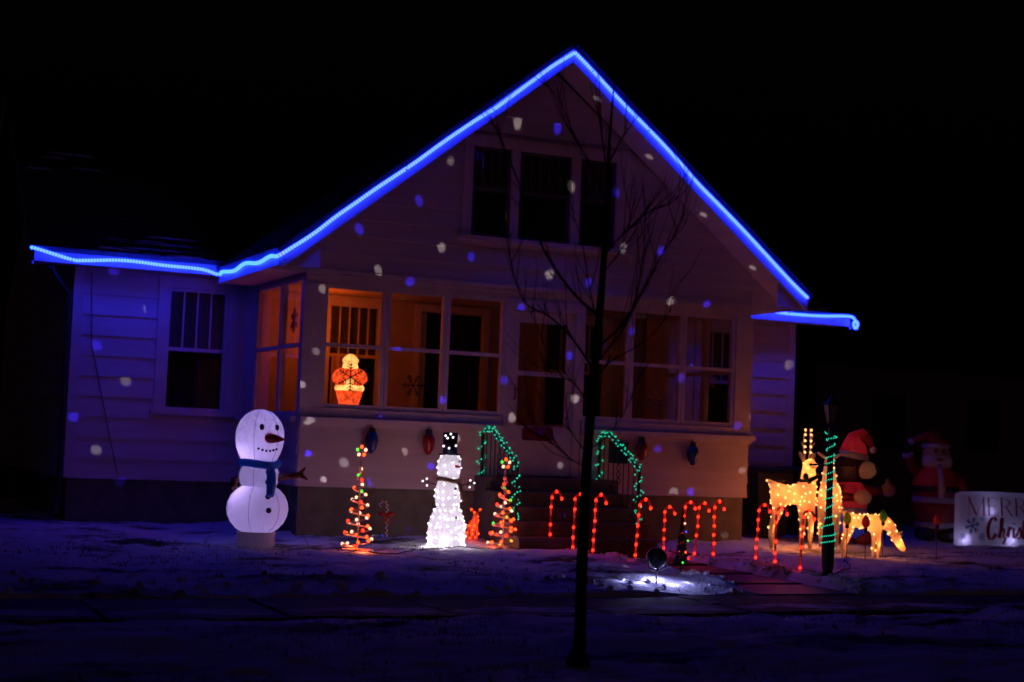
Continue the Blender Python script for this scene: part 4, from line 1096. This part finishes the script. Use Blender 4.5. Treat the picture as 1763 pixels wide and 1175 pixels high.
# ------------------------------------------------------------------ inflatables
def egg(rx, rz, z, n=12, k=0.0):
    """profile of an egg: radius rx, half height rz, centre z"""
    return [(rx*math.sin(PI*i/n)*(1+k*math.cos(PI*i/n)), z-rz*math.cos(PI*i/n)) for i in range(n+1)]
def seams(t, prof, par, nn=5, r=.0022):
    for k in range(nn):
        a = 2*PI*k/nn+.4; MB().tube([((q+.0008)*math.cos(a), (q+.0008)*math.sin(a), h) for q, h in prof], r, 4).build('seam', M['nylon_navy'], par)
ix, iy = -.74, -1.06
sn = thing('inflatable_snowman', 'tall glowing white inflatable snowman with orange nose by the house corner', 'snowman', (ix, iy, gz(ix, iy)-.015), -YAW)
pb = [(.12, 0), (.20, .004), (.205, .05), (.20, .14), (.21, .17)]
ft = MB().lathe(pb, 28).build('base', M['nylon_white'], sn, True)
p1 = egg(.325, .285, .41); o = MB().lathe(p1, 32).build('lower_ball', M['nylon_white'], sn, True); seams(sn, p1, o, 6)
p2 = egg(.215, .19, .75); o = MB().lathe(p2, 28).build('middle_ball', M['nylon_white'], sn, True); seams(sn, p2, o, 6)
p3 = egg(.255, .33, 1.13, 14, -.10); o = MB().lathe(p3, 30, (-.01, 0, 0)).build('head', M['nylon_white'], sn, True); seams(sn, p3, o, 6)
MB().lathe([(.055, -.02), (.05, .04), (.035, .12), (.012, .19)], 14, (.12, -.20, 1.16), (.85, -.5, -.05)).build('nose', M['nylon_orange'], sn, True)
for a in (-1.35, -.62): MB().ball((.238*math.cos(a)-.01, .238*math.sin(a), 1.27), (.026, .022, .034), 10, 8).build('eye', M['nylon_black'], sn, True)
mth = MB()
for k in range(6): a = -1.45+.17*k; mth.ball((.245*math.cos(a)-.01, .245*math.sin(a), 1.045-.02*math.sin(PI*k/5)), .014, 8, 6)
mth.build('mouth', M['nylon_black'], sn, True)
sf = MB().tube([(.19*math.cos(a), .19*math.sin(a), .885+.012*math.sin(2*a)) for a in np.linspace(0, 2*PI, 28)[:-1]], .042, 10, True)
sf.tube([(.13, -.15, .88), (.16, -.20, .78), (.17, -.24, .66), (.17, -.29, .56)], [.04, .05, .052, .04], 10); sf.build('scarf', M['nylon_blue'], sn, True)
for a, zz, rr in ((-.95, .80, .215), (-.95, .70, .215), (-1.05, .55, .285), (-1.05, .41, .326)):
    MB().ball((rr*math.cos(a), rr*math.sin(a), zz), (.03, .03, .03), 10, 8).build('button', M['nylon_black'], sn, True)
for s in (-1, 1):
    a = MB().tube([(s*.17, 0, .74), (s*.34, -.02, .77), (s*.47, -.02, .79)], [.045, .036, .028], 10).tube([(s*.42, -.02, .785), (s*.49, -.03, .86)], [.025, .012], 8).tube([(s*.43, -.02, .785), (s*.52, -.06, .74)], [.025, .012], 8)
    if s > 0: a.build('stick_arm', M['stick'], sn, True)
    else:
        MB().tube([(-.17, 0, .74), (-.25, -.06, .70), (-.23, -.16, .62)], [.045, .038, .03], 10).build('stick_arm', M['stick'], sn, True)
for q, pw in (((-.08, -.06, 1.02), 1.4), ((.02, -.04, 1.22), .8), ((-.12, -.10, .52), 1.2), ((.05, .02, .34), .9), ((0, 0, .76), .8)): lamp(sn, q, pw*1.6, (.58, .42, 1), .05)
MB().tube([(.15, -.05, .03), (.4, -.15, .02), (.7, -.05, .02), (1.2, .3, .06)], .004, 4).build('power_cord', M['cord'], sn)
for s in (-1, 1): MB().tube([(s*.18, 0, .88), (s*.55, .1, .02)], .0025, 4).build('guy_line', M['cord'], sn)

# dark bear in a santa hat
bx, by = 7.97, .42
br = thing('inflatable_bear', 'dark inflatable bear in red santa hat with arm held out behind the doe', 'bear', (bx, by, gz(bx, by)-.01), -YAW+.25)
for s in (-1, 1): MB().ball((s*.15, -.08, .09), (.13, .19, .10), 16, 10).build('boot', M['nylon_orange'], br, True)
MB().lathe([(.13, .10), (.22, .16), (.255, .30), (.245, .42), (.21, .46)], 26).build('trousers', M['nylon_pants'], br, True)
MB().lathe([(.225, .44), (.238, .455), (.238, .505), (.225, .52)], 26).build('hem_stripe', M['nylon_white'], br, True)
MB().lathe([(.23, .51), (.245, .60), (.225, .74), (.16, .84), (.10, .87)], 26).build('jersey', M['nylon_red'], br, True)
MB().tube([(.17, 0, .76), (.32, -.06, .74), (.43, -.08, .76)], [.08, .07, .055], 12).build('arm', M['nylon_red'], br, True)
MB().tube([(-.16, -.03, .76), (-.24, -.14, .66), (-.08, -.26, .66)], [.08, .07, .055], 12).build('arm', M['nylon_red'], br, True)
pw_ = MB().ball((.52, -.09, .77), (.115, .07, .095), 16, 10).ball((.50, -.11, .87), (.035, .035, .06), 10, 8); pw_.build('paw', M['nylon_skin'], br, True)
MB().ball((.04, -.29, .66), (.13, .08, .10), 16, 10).build('paw', M['nylon_tan'], br, True)
MB().ball((0, 0, 1.06), (.25, .23, .24), 26, 16).build('head', M['nylon_brown'], br, True)
MB().ball((.14, -.17, 1.03), (.15, .13, .12), 20, 12).build('muzzle', M['nylon_tan'], br, True)
MB().ball((.27, -.26, 1.07), (.045, .04, .035), 12, 8).build('nose', M['nylon_black'], br, True)
for s in (-1, 1):
    e = MB().ball((.04+s*.20, .02, 1.22), (.065, .035, .065), 14, 8).build('ear', M['nylon_brown'], br, True)
    MB().ball((.10+s*.085, -.195, 1.15), (.024, .02, .032), 10, 8).build('eye', M['nylon_black'], br, True)
MB().lathe([(.20, 0), (.215, .03), (.215, .075), (.20, .10)], 24, (.02, 0, 1.17), (.12, -.05, 1)).build('hat_brim', M['nylon_white'], br, True)
MB().tube([(.03, 0, 1.24), (.05, 0, 1.36), (.06, -.02, 1.47), (.13, -.05, 1.52), (.21, -.09, 1.45), (.25, -.12, 1.34)], [.20, .165, .12, .085, .06, .035], 18).build('hat', M['nylon_red'], br, True)
MB().ball((.26, -.13, 1.31), .05, 14, 10).build('pompom', M['nylon_white'], br, True)
lamp(br, (.15, -.19, 1.03), .06, (1, .7, .6), .03); lamp(br, (.05, -.28, .66), .02, (1, .7, .6), .03); lamp(br, (0, 0, .62), 1.4, (.9, .75, 1), .05); lamp(br, (.04, 0, 1.33), .8, (.9, .75, 1), .04); lamp(br, (0, 0, .32), .9, (.8, .7, 1), .05)  # muzzle and paw lamps added, imitate light falling from the deer

# santa
sx_, sy_ = 9.98, 1.10
st = thing('inflatable_santa', 'dim inflatable santa in red suit with white beard waving beside the banner', 'santa', (sx_, sy_, gz(sx_, sy_)-.01), -YAW)
for s in (-1, 1): MB().ball((s*.16, -.09, .11), (.145, .22, .12), 16, 10).build('boot', M['nylon_black'], st, True)
MB().lathe([(.26, .19), (.285, .22), (.285, .27), (.26, .29)], 26).build('trouser_cuff', M['nylon_white'], st, True)
MB().lathe([(.2, .15), (.27, .26), (.30, .45), (.30, .6)], 26).build('trousers', M['nylon_red'], st, True)
MB().lathe([(.30, .56), (.325, .58), (.325, .63), (.30, .66)], 26).build('coat_hem', M['nylon_white'], st, True)
MB().lathe([(.305, .62), (.325, .72), (.32, .86), (.28, 1.0), (.19, 1.10), (.12, 1.13)], 26).build('coat', M['nylon_red'], st, True)
MB().lathe([(.328, .715), (.336, .725), (.336, .795), (.328, .805)], 26).build('belt', M['nylon_black'], st, True)
MB().box((-.055, -.355, .715), (.055, -.33, .805)).build('buckle', M['nylon_tan'], st)
MB().tube([(0, -.332, .64), (0, -.335, .80), (0, -.325, .90), (0, -.28, 1.02), (0, -.2, 1.1)], .042, 10).build('coat_trim', M['nylon_white'], st, True)
MB().tube([(.24, 0, 1.0), (.37, -.04, .85), (.38, -.1, .68)], [.10, .09, .075], 14).build('arm', M['nylon_red'], st, True)
MB().ball((.38, -.12, .60), (.075, .06, .085), 14, 10).build('mitten', M['nylon_black'], st, True)
MB().tube([(-.24, 0, 1.0), (-.37, -.06, 1.08), (-.42, -.09, 1.22)], [.10, .085, .07], 14).build('arm', M['nylon_red'], st, True)
MB().lathe([(.07, 0), (.085, .02), (.085, .05), (.07, .07)], 14, (-.42, -.09, 1.21), (-.3, -.1, 1)).build('cuff', M['nylon_white'], st, True)
MB().ball((-.44, -.10, 1.33), (.065, .05, .08), 14, 10).build('mitten', M['nylon_black'], st, True)
MB().ball((0, -.02, 1.24), (.20, .19, .20), 24, 14).build('head', M['nylon_skin'], st, True)
MB().ball((0, -.07, 1.16), (.22, .17, .16), 24, 14).build('beard', M['nylon_white'], st, True)
MB().ball((0, -.225, 1.19), (.055, .03, .025), 12, 8).build('mouth', M['nylon_red'], st, True)
MB().ball((0, -.215, 1.265), (.03, .03, .026), 12, 8).build('nose', M['nylon_skin'], st, True)
for s in (-1, 1):
    MB().ball((s*.055, -.195, 1.315), (.02, .014, .026), 10, 8).build('eye', M['nylon_black'], st, True)
    MB().ball((s*.075, -.215, 1.225), (.085, .03, .03), 12, 8, (0, 0, 1)).build('moustache', M['nylon_white'], st, True)
MB().lathe([(.195, 1.355), (.21, 1.37), (.205, 1.405), (.185, 1.42)], 24).build('hat_brim', M['nylon_white'], st, True)
MB().tube([(0, 0, 1.40), (0, .01, 1.47), (-.03, .01, 1.52), (-.14, 0, 1.54), (-.26, -.02, 1.50), (-.34, -.03, 1.45)], [.185, .16, .11, .085, .055, .03], 18).build('hat', M['nylon_red'], st, True)
MB().ball((-.37, -.03, 1.44), .05, 14, 10).build('pompom', M['nylon_white'], st, True)
lamp(st, (.0, .05, 1.22), .16, (.45, .4, 1), .05); lamp(st, (-.1, -.1, .9), .16, (.8, .6, 1), .05)

# banner: glowing white inflatable sign
g0 = px(1642, 937, z=-.60); BL, BH = 2.35, .76
bn = thing('inflatable_banner', 'glowing white inflatable MERRY Christmas banner with blue snowflakes', 'sign', (g0.x, g0.y, gz(g0.x+.6, g0.y)-.02), R(-3))
vs = []; fs = []; nu, nv = 60, 24
def bulge(u, v): return .085*(max(0, 1-abs(2*u/BL-1)**6)**.5)*(max(0, 1-abs(2*v/BH-1)**4)**.5)*(1+.08*math.sin(u*9)*math.sin(v*7))
def side(sgn):
    base = len(vs)
    for j in range(nv+1):
        for i in range(nu+1):
            u, v = BL*i/nu, BH*j/nv
            cr_ = .05*(1-min(1, min(u, BL-u)/.12))**2
            vs.append((u, sgn*bulge(u, v), (v+.02*math.sin(u*2.2)*v/BH)*(1-cr_)+cr_*.35))
    for j in range(nv):
        for i in range(nu):
            a = base+j*(nu+1)+i; fs.append((a, a+1, a+nu+2, a+nu+1))
side(-1); side(1)
b = MB(); b.add(vs, fs); panel = b.build('panel', M['nylon_white'], bn, True)
MB().tube([(u, -bulge(u, BH*.565)-.001, BH*.565) for u in np.linspace(.1, BL-.1, 40)], .004, 4).build('seam', M['nylon_white'], bn)
def on(u, v, lift=.003):
    u_ = min(max(u, 0), BL); v_ = min(max(v, 0), BH)
    return Vector((u, -bulge(u_, v_)-lift, v))
def flat(name, polys, m, par, lift=.013):
    """printed shape following the panel"""
    b = MB()
    for poly in polys:
        k = len(poly); b.add([on(u, v, lift) for u, v in poly], [tuple(range(k))])
    return b.build(name, M[m], par)
def ribbon(pts, w, per=6):
    P = smooth_path([(u, v, 0) for u, v in pts], per); n_ = len(P); out = []
    for i in range(n_-1):
        t0 = (P[min(i+1, n_-1)]-P[max(i-1, 0)]).normalized(); t1 = (P[min(i+2, n_-1)]-P[i]).normalized()
        # pen held at an angle: broad down strokes, thin up strokes
        def wd(t): return w*(.32+.68*abs(t.y))
        a0 = Vector((-t0.y, t0.x, 0))*wd(t0); a1 = Vector((-t1.y, t1.x, 0))*wd(t1)
        out.append([(q.x, q.y) for q in (P[i]-a0, P[i+1]-a1, P[i+1]+a1, P[i]+a0)])
    return out
def serif_letter(ch, u, v, h, wd):
    tk, tn, sh = .115*h, .035*h, .028*h; q = []
    rc = lambda a, b, c, d: q.append([(u+a, v+b), (u+c, v+b), (u+c, v+d), (u+a, v+d)])
    def stem(x, t, lo=0, hi=None): 
        hi = h if hi is None else hi
        rc(x-t/2, lo, x+t/2, hi); rc(x-t/2-.06*h, lo, x+t/2+.06*h, lo+sh); rc(x-t/2-.06*h, hi-sh, x+t/2+.06*h, hi)
    def diag(x0, y0, x1, y1, t): q.append([(u+x0-t/2, v+y0), (u+x0+t/2, v+y0), (u+x1+t/2, v+y1), (u+x1-t/2, v+y1)])
    def bowl(cx, cy, rx, ry, t):
        for k in range(10):
            a, b_ = -PI/2+PI*k/10, -PI/2+PI*(k+1)/10
            f = lambda an, d: (u+cx+(rx-d*abs(math.cos(an)))*math.cos(an), v+cy+(ry-tn*.8*(1 if d else 0))*math.sin(an))
            q.append([f(a, 0), f(b_, 0), f(b_, t), f(a, t)])
    if ch == 'M': stem(.10*h, tn); stem(wd-.12*h, tk); diag(.09*h, h, wd*.47, 0, tk); diag(wd*.47, 0, wd-.12*h, h, tn)
    elif ch == 'E':
        stem(.14*h, tk)
        for yy, l in ((0, .95), (h-sh, .9), (h*.5, .68)): rc(.14*h, yy, wd*l, yy+sh)
        rc(wd*.95-tn, 0, wd*.95, .2*h); rc(wd*.9-tn, h*.82, wd*.9, h); rc(wd*.68-tn, h*.4, wd*.68, h*.64)
    elif ch == 'R':
        stem(.14*h, tk); bowl(.16*h, h*.745, wd*.62, h*.255, tk); diag(wd*.45, h*.5, wd*.9, 0, tk); rc(wd*.9-.03*h, 0, wd*1.02, sh)
        rc(.14*h, h-sh, .2*h, h); rc(.14*h, h*.49, .22*h, h*.49+sh)
    elif ch == 'Y': stem(wd*.5, tk, 0, h*.45); diag(wd*.5, h*.4, wd*.12, h, tk); diag(wd*.5, h*.4, wd*.88, h, tn); rc(wd*.0, h-sh, wd*.3, h); rc(wd*.72, h-sh, wd, h)
    return q
u = .17
for ch, wd in (('M', .30), ('E', .205), ('R', .235), ('R', .235), ('Y', .25)):
    flat('letter', serif_letter(ch, u, .44, .255, wd), 'signdk', panel); u += wd+.022
def script(strokes, u, v, s, w): return sum([ribbon([(u+a*s, v+b*s) for a, b in st], w) for st in strokes], [])
S_ = .30
for strokes, uu, ww in (([[(.50, .88), (.42, 1.02), (.25, .98), (.10, .70), (.06, .35), (.18, .04), (.38, .05), (.52, .28)]], .50, .030),
                       ([[(.0, .10), (.16, .55), (.22, .95), (.14, .98), (.12, .60), (.10, .05)], [(.10, .30), (.24, .52), (.32, .40), (.30, .12), (.42, .08), (.36, -.22)]], .70, .022),
                       ([[(.0, .15), (.10, .52), (.12, .60), (.11, .10)], [(.11, .40), (.22, .58), (.30, .50)]], .84, .022),
                       ([[(.04, .56), (.05, .15), (.16, .10), (.24, .30)]], .95, .022), ([[(.05, .74), (.07, .80)]], .95, .030),
                       ([[(.0, .2), (.14, .58), (.22, .3), (.16, .06), (.02, .10)]], 1.03, .02), ([[(.1, .92), (.08, .2), (.16, .06), (.26, .2)]], 1.11, .022), ([[(-.04, .62), (.26, .66)]], 1.11, .016),
                       ([[(.02, .56), (.05, .08)], [(.05, .3), (.18, .56), (.24, .4), (.24, .08)], [(.24, .3), (.38, .56), (.45, .4), (.45, .1), (.54, .14)]], 1.20, .022),
                       ([[(.30, .5), (.14, .56), (.04, .3), (.12, .06), (.26, .2), (.30, .52), (.32, .12), (.42, .16)]], 1.38, .022), ([[(.0, .2), (.14, .58), (.22, .3), (.16, .06), (.02, .10)]], 1.51, .02)):
    flat('letter', script(strokes, uu, .10, S_, ww), 'signdk', panel)
def flake_print(cu, cv, r, arms=6):
    q = []
    for k in range(arms):
        a = 2*PI*k/arms+.26; du, dv = math.cos(a), math.sin(a); w_ = r*.075
        q.append([(cu-dv*w_, cv+du*w_), (cu+dv*w_, cv-du*w_), (cu+du*r+dv*w_, cv+dv*r-du*w_), (cu+du*r-dv*w_, cv+dv*r+du*w_)])
        for f in (.45, .72):
            for s in (-1, 1):
                b_ = a+s*.85; x0, y0 = cu+du*r*f, cv+dv*r*f; x1, y1 = x0+math.cos(b_)*r*.32, y0+math.sin(b_)*r*.32; nx_, ny_ = -math.sin(b_)*w_*.8, math.cos(b_)*w_*.8
                q.append([(x0+nx_, y0+ny_), (x0-nx_, y0-ny_), (x1-nx_, y1-ny_), (x1+nx_, y1+ny_)])
    return q
for i, (cu, cv, r) in enumerate(((.245, .29, .118), (.10, .135, .05), (.42, .135, .062), (.41, .39, .045), (1.85, .3, .12), (2.1, .16, .06))):
    flat('snowflake_print', flake_print(cu, cv, r), 'signblue', panel, .013+.0004*i)
for q, pw in (((.16, 0, .10), .10), ((.55, 0, .50), .10), ((.95, 0, .12), .13), (1.5, 0, .3) and ((1.5, 0, .3), .12), ((2.1, 0, .3), .12)): lamp(bn, q, pw*5.5, (.52, .45, 1), .02)
for u in (.03, BL-.03): MB().tube([(u, 0, .5), (u+(-.25 if u < 1 else .25), .2, .02)], .0025, 4).build('guy_line', M['cord'], bn)

# ------------------------------------------------------------------ behind: carts, back decorations, neighbour
def cart(x, y, label, text=False):
    t = thing('refuse_cart', label, 'refuse cart', (x, y, gz(x, y)-.01), R(-4))
    MB().hexa([(-.22, -.26, .05), (.22, -.26, .05), (.22, .22, .05), (-.22, .22, .05), (-.28, -.34, .93), (.28, -.34, .93), (.28, .30, .93), (-.28, .30, .93)]).box((-.295, -.355, .90), (.295, .315, .935)).build('bin', M['cart'], t)
    MB().hexa([(-.30, -.37, .94), (.30, -.37, .94), (.30, .33, .94), (-.30, .33, .94), (-.27, -.33, 1.0), (.27, -.33, 1.0), (.27, .33, 1.02), (-.27, .33, 1.02)]).build('lid', M['cart'], t)
    MB().tube([(-.24, .33, .92), (-.24, .40, .93), (.24, .40, .93), (.24, .33, .92)], .016, 6).build('handle', M['cart'], t)
    for s in (-1, 1): MB().lathe([(.02, -.03), (.12, -.03), (.125, 0), (.12, .03), (.02, .03)], 16, (s*.25, .20, .125), (1, 0, 0)).build('wheel', M['black'], t, True)
    if text:
        cu = bpy.data.curves.new('text', 'FONT'); cu.body = 'CITY OF'; cu.size = .085; cu.align_x = 'CENTER'; cu.extrude = .001
        to = bpy.data.objects.new('text', cu); COL.objects.link(to)
        dg = bpy.context.evaluated_depsgraph_get(); dg.update(); nm = bpy.data.meshes.new_from_object(to.evaluated_get(dg)); bpy.data.objects.remove(to)
        nm.materials.clear(); nm.materials.append(M['print'])
        lt = bpy.data.objects.new('lettering', nm); COL.objects.link(lt); lt.parent = t
        lt.location = (.0, -.334, .80); lt.rotation_euler = (R(90)-.09, 0, 0)
    return t
p = px(1338, 822, Y=1.25)
cart(p.x, 1.58, 'dark wheeled refuse cart lettered CITY OF behind the buck', True)
cart(p.x+.68, 1.62, 'dark wheeled refuse cart without lettering behind the buck antlers')

p = px(665, 915, Y=-.28)
t = thing('yard_ornament', 'small unlit striped candy cane with red bow against the porch foundation', 'ornament', (p.x, -.28, gz(p.x, -.28)), -YAW)
pts = [Vector((0, 0, z_)) for z_ in np.linspace(-.02, .36, 14)]+[Vector((-.045+.045*math.cos(a), 0, .36+.05*math.sin(a))) for a in np.linspace(.3, PI+.3, 8)]
b = MB().tube(pts, .016, 8)
for i in range(len(pts)-1):
    for j in range(8): b.mi[i*8+j] = 1 if (i+j//3) % 2 == 0 else 0
b.build('shaft', [M['orn_red'], M['print']], t, True)
bw = MB()
for s in (-1, 1): bw.ball((s*.045, -.02, .27), (.045, .02, .03), 10, 6).tube([(0, -.025, .27), (s*.03, -.03, .21), (s*.035, -.03, .16)], [.012, .012, .006], 6)
bw.build('bow', M['orn_redglow'], t, True)
p = px(650, 918, Y=-.40)
t = thing('tinsel_bow', 'small silver tinsel bow lying on the snow by the foundation', 'ornament', (p.x, -.40, gz(p.x, -.40)), -YAW)
rnd = random.Random(9); lp_ = MB(); tl = MB()
for k in range(9):
    a = rnd.uniform(0, 2*PI); e = rnd.uniform(.2, 1.2); d = Vector((math.cos(a)*math.cos(e), math.sin(a)*math.cos(e), math.sin(e))); u = d.cross(Vector((.3, .2, .9))).normalized()
    lp_.tube([d*.0, d*.035+u*.018, d*.07, d*.035-u*.018], .006, 5, True)
for s in (-1, 1): tl.tube([(0, 0, .02), (s*.06, -.03, .03), (s*.12, -.05, .01)], [.010, .012, .004], 5)
lp_.build('loops', M['silver'], t); tl.build('tails', M['silver'], t)

nh = thing('neighbour_house', 'dark unlit neighbouring house beyond the banner', 'house', (20, 14, -.7))
hx0, hx1, hy0, hy1 = 15.2, 25.5, 11.5, 19.5
def nb(mbx, name, m, par=None): return mbx.build(name, M[m], par or nh, False, world=True)
nb(MB().box((hx0, hy0, -1.1), (hx1, hy1, 2.7)), 'wall', 'found')
nb(MB().hexa([(hx0-.4, hy0-.4, 2.65), (hx1+.4, hy0-.4, 2.65), (hx1+.4, 15.5, 5.2), (hx0-.4, 15.5, 5.2), (hx0-.4, hy0-.4, 2.75), (hx1+.4, hy0-.4, 2.75), (hx1+.4, 15.5, 5.32), (hx0-.4, 15.5, 5.32)]), 'roof', 'roof')
nb(MB().hexa([(hx0-.4, 15.502, 5.2), (hx1+.4, 15.502, 5.2), (hx1+.4, hy1+.4, 2.65), (hx0-.4, hy1+.4, 2.65), (hx0-.4, 15.502, 5.32), (hx1+.4, 15.502, 5.32), (hx1+.4, hy1+.4, 2.75), (hx0-.4, hy1+.4, 2.75)]), 'roof', 'roof')
for x in (16.6, 19.3, 22.2):
    f = nb(MB().box((x, hy0-.05, .7), (x+1.1, hy0-.002, 2.1)), 'window', 'found')
    nb(MB().box((x+.08, hy0-.06, .78), (x+1.02, hy0-.052, 2.02)), 'pane', 'dark', f)

# ------------------------------------------------------------------ bare tree on the parkway
tp = px(995, 1130, z=-.69); tz = float(park_h(tp.x, tp.y))
tr = thing('bare_tree', 'slim leafless young tree standing on the parkway before the porch', 'tree', (tp.x, tp.y, tz))
ndir = Vector((fwd.x, fwd.y, 0)).normalized()
depth0 = (Vector((tp.x, tp.y, 0))-Vector((CAM.x, CAM.y, 0))).dot(ndir)
def tpt(x, y, dd=0.0):
    """photo pixel -> point in the tree, dd metres behind its upright middle plane"""
    d = fwd*FPX + rgt*(x-PW/2) - upv*(y-PH/2)
    k = (depth0+dd)/Vector((d.x, d.y, 0)).dot(ndir)
    return CAM+d*k-Vector(tr.location)
trunk_px = [(995, 1136), (999, 1090), (1001, 1000), (1006, 880), (1013, 760), (1022, 650), (1032, 545), (1040, 440), (1045, 340), (1048, 265), (1052, 205), (1057, 150), (1058, 128)]
tr_r = [.062, .050, .046, .043, .040, .036, .032, .026, .020, .015, .010, .006, .003]
MB().tube(smooth_path([tpt(x, y, .03*math.sin(i*1.7)) for i, (x, y) in enumerate(trunk_px)], 4), [a*.74*(1+.06*math.sin(k*2.3)) for k, a in enumerate(np.interp(np.linspace(0, 12, 49), range(13), tr_r))], 12).lathe([(.08, -.04), (.06, .0), (.045, .05)], 12, tpt(995, 1134)).build('trunk', M['bark'], tr, True)
BR = [([(1033, 545), (1000, 520), (965, 480), (935, 425), (905, 350), (880, 285), (858, 232), (838, 192)], .016, -.35),
      ([(1044, 345), (1022, 300), (990, 235), (960, 175), (940, 140)], .009, .25),
      ([(1046, 310), (1040, 250), (1032, 200), (1022, 130)], .009, -.15),
      ([(1047, 285), (1068, 240), (1092, 212), (1112, 186)], .009, .2),
      ([(1040, 440), (1070, 405), (1115, 365), (1160, 345), (1182, 290), (1185, 250)], .009, .35),
      ([(1028, 600), (1068, 560), (1105, 505), (1140, 440), (1172, 385), (1182, 330)], .013, -.3),
      ([(1024, 640), (985, 585), (945, 545), (905, 520), (880, 455), (868, 400)], .012, .4),
      ([(1026, 625), (1062, 585), (1085, 540), (1100, 470), (1108, 400), (1110, 330)], .010, .15),
      ([(1030, 560), (1015, 500), (1000, 420), (985, 350), (978, 290)], .008, .3),
      ([(1038, 470), (1062, 440), (1080, 395), (1086, 340)], .007, -.25),
      ([(1018, 700), (990, 660), (960, 640), (925, 560), (900, 500)], .008, -.2),
      ([(1021, 665), (1050, 625), (1105, 590), (1150, 540), (1175, 475)], .008, .3),
      ([(1011, 805), (980, 790), (945, 760), (920, 740), (885, 660)], .006, .15),
      ([(1013, 785), (985, 745), (965, 700), (950, 620)], .006, -.25),
      ([(1014, 775), (1050, 745), (1085, 690), (1105, 640)], .006, .1)]
rnd = random.Random(17); twigs = MB()
for pts, r, dd in BR:
    n_ = len(pts); P = [tpt(x+rnd.uniform(-3, 3)*(i > 0), y, dd*i/(n_-1)) for i, (x, y) in enumerate(pts)]
    P = smooth_path(P, 4); k = len(P)
    MB().tube(P, [r*.72*(1-.85*i/(k-1)) for i in range(k)], 7).build('branch', M['bark'], tr, True)
    for i in range(3, k-1):
        for _k in range(rnd.choice([0, 1, 1, 1])):
            p = P[i]; t_ = (P[min(i+1, k-1)]-P[i-1]).normalized(); l = rnd.uniform(.12, .50)*(1-.4*i/k)
            d = (t_+Vector((rnd.uniform(-1, 1), rnd.uniform(-1, 1), rnd.uniform(-.1, .7)))*.75).normalized()
            q = [p, p+d*l*.5+Vector((0, 0, .01)), p+d*l*.8+Vector((0, 0, .05*l*4)), p+d*l+Vector((rnd.uniform(-.03, .03), 0, .09*l*4))]
            twigs.tube(q, [.0034, .0026, .0018, .0010], 4)
            if rnd.random() < .6:
                d2 = (d+Vector((rnd.uniform(-1, 1), rnd.uniform(-1, 1), .4))*.7).normalized(); twigs.tube([q[1], q[1]+d2*l*.35, q[1]+d2*l*.55+Vector((0, 0, .04))], [.0022, .0015, .001], 4)
tag(twigs.build('twigs', M['bark'], tr, True), kind='stuff')

# extension cords lying on the snow between the decorations
def cord(label, pts):
    P = smooth_path([(x, y, 0) for x, y in pts], 10); o = P[0].copy()
    P = [Vector((p.x, p.y, gz(p.x, p.y)+.006)) for p in P]; o = P[0].copy()
    tag(MB().tube([p-o for p in P], .006, 5).build('extension_cord', M['cord'], loc=o), label, 'cord')
cord('dark cord on the snow from the taller spiral tree to the steps', [(.2, -1.72), (.5, -1.95), (.9, -1.6), (1.3, -1.45), (1.75, -1.5), (2.1, -1.3), (2.4, -1.45), (2.62, -1.25)])
cord('dark cord on the snow linking the candy canes on the deer side', [(4.2, -1.2), (4.35, -1.6), (4.42, -2.2), (4.4, -2.8), (4.38, -3.3), (4.42, -3.7), (4.45, -4.05)])
cord('dark cord on the snow from the lamp post to the grazing deer', [(4.45, -4.0), (4.9, -3.7), (5.3, -3.2), (5.6, -2.7), (6.0, -2.4), (6.1, -2.2)])
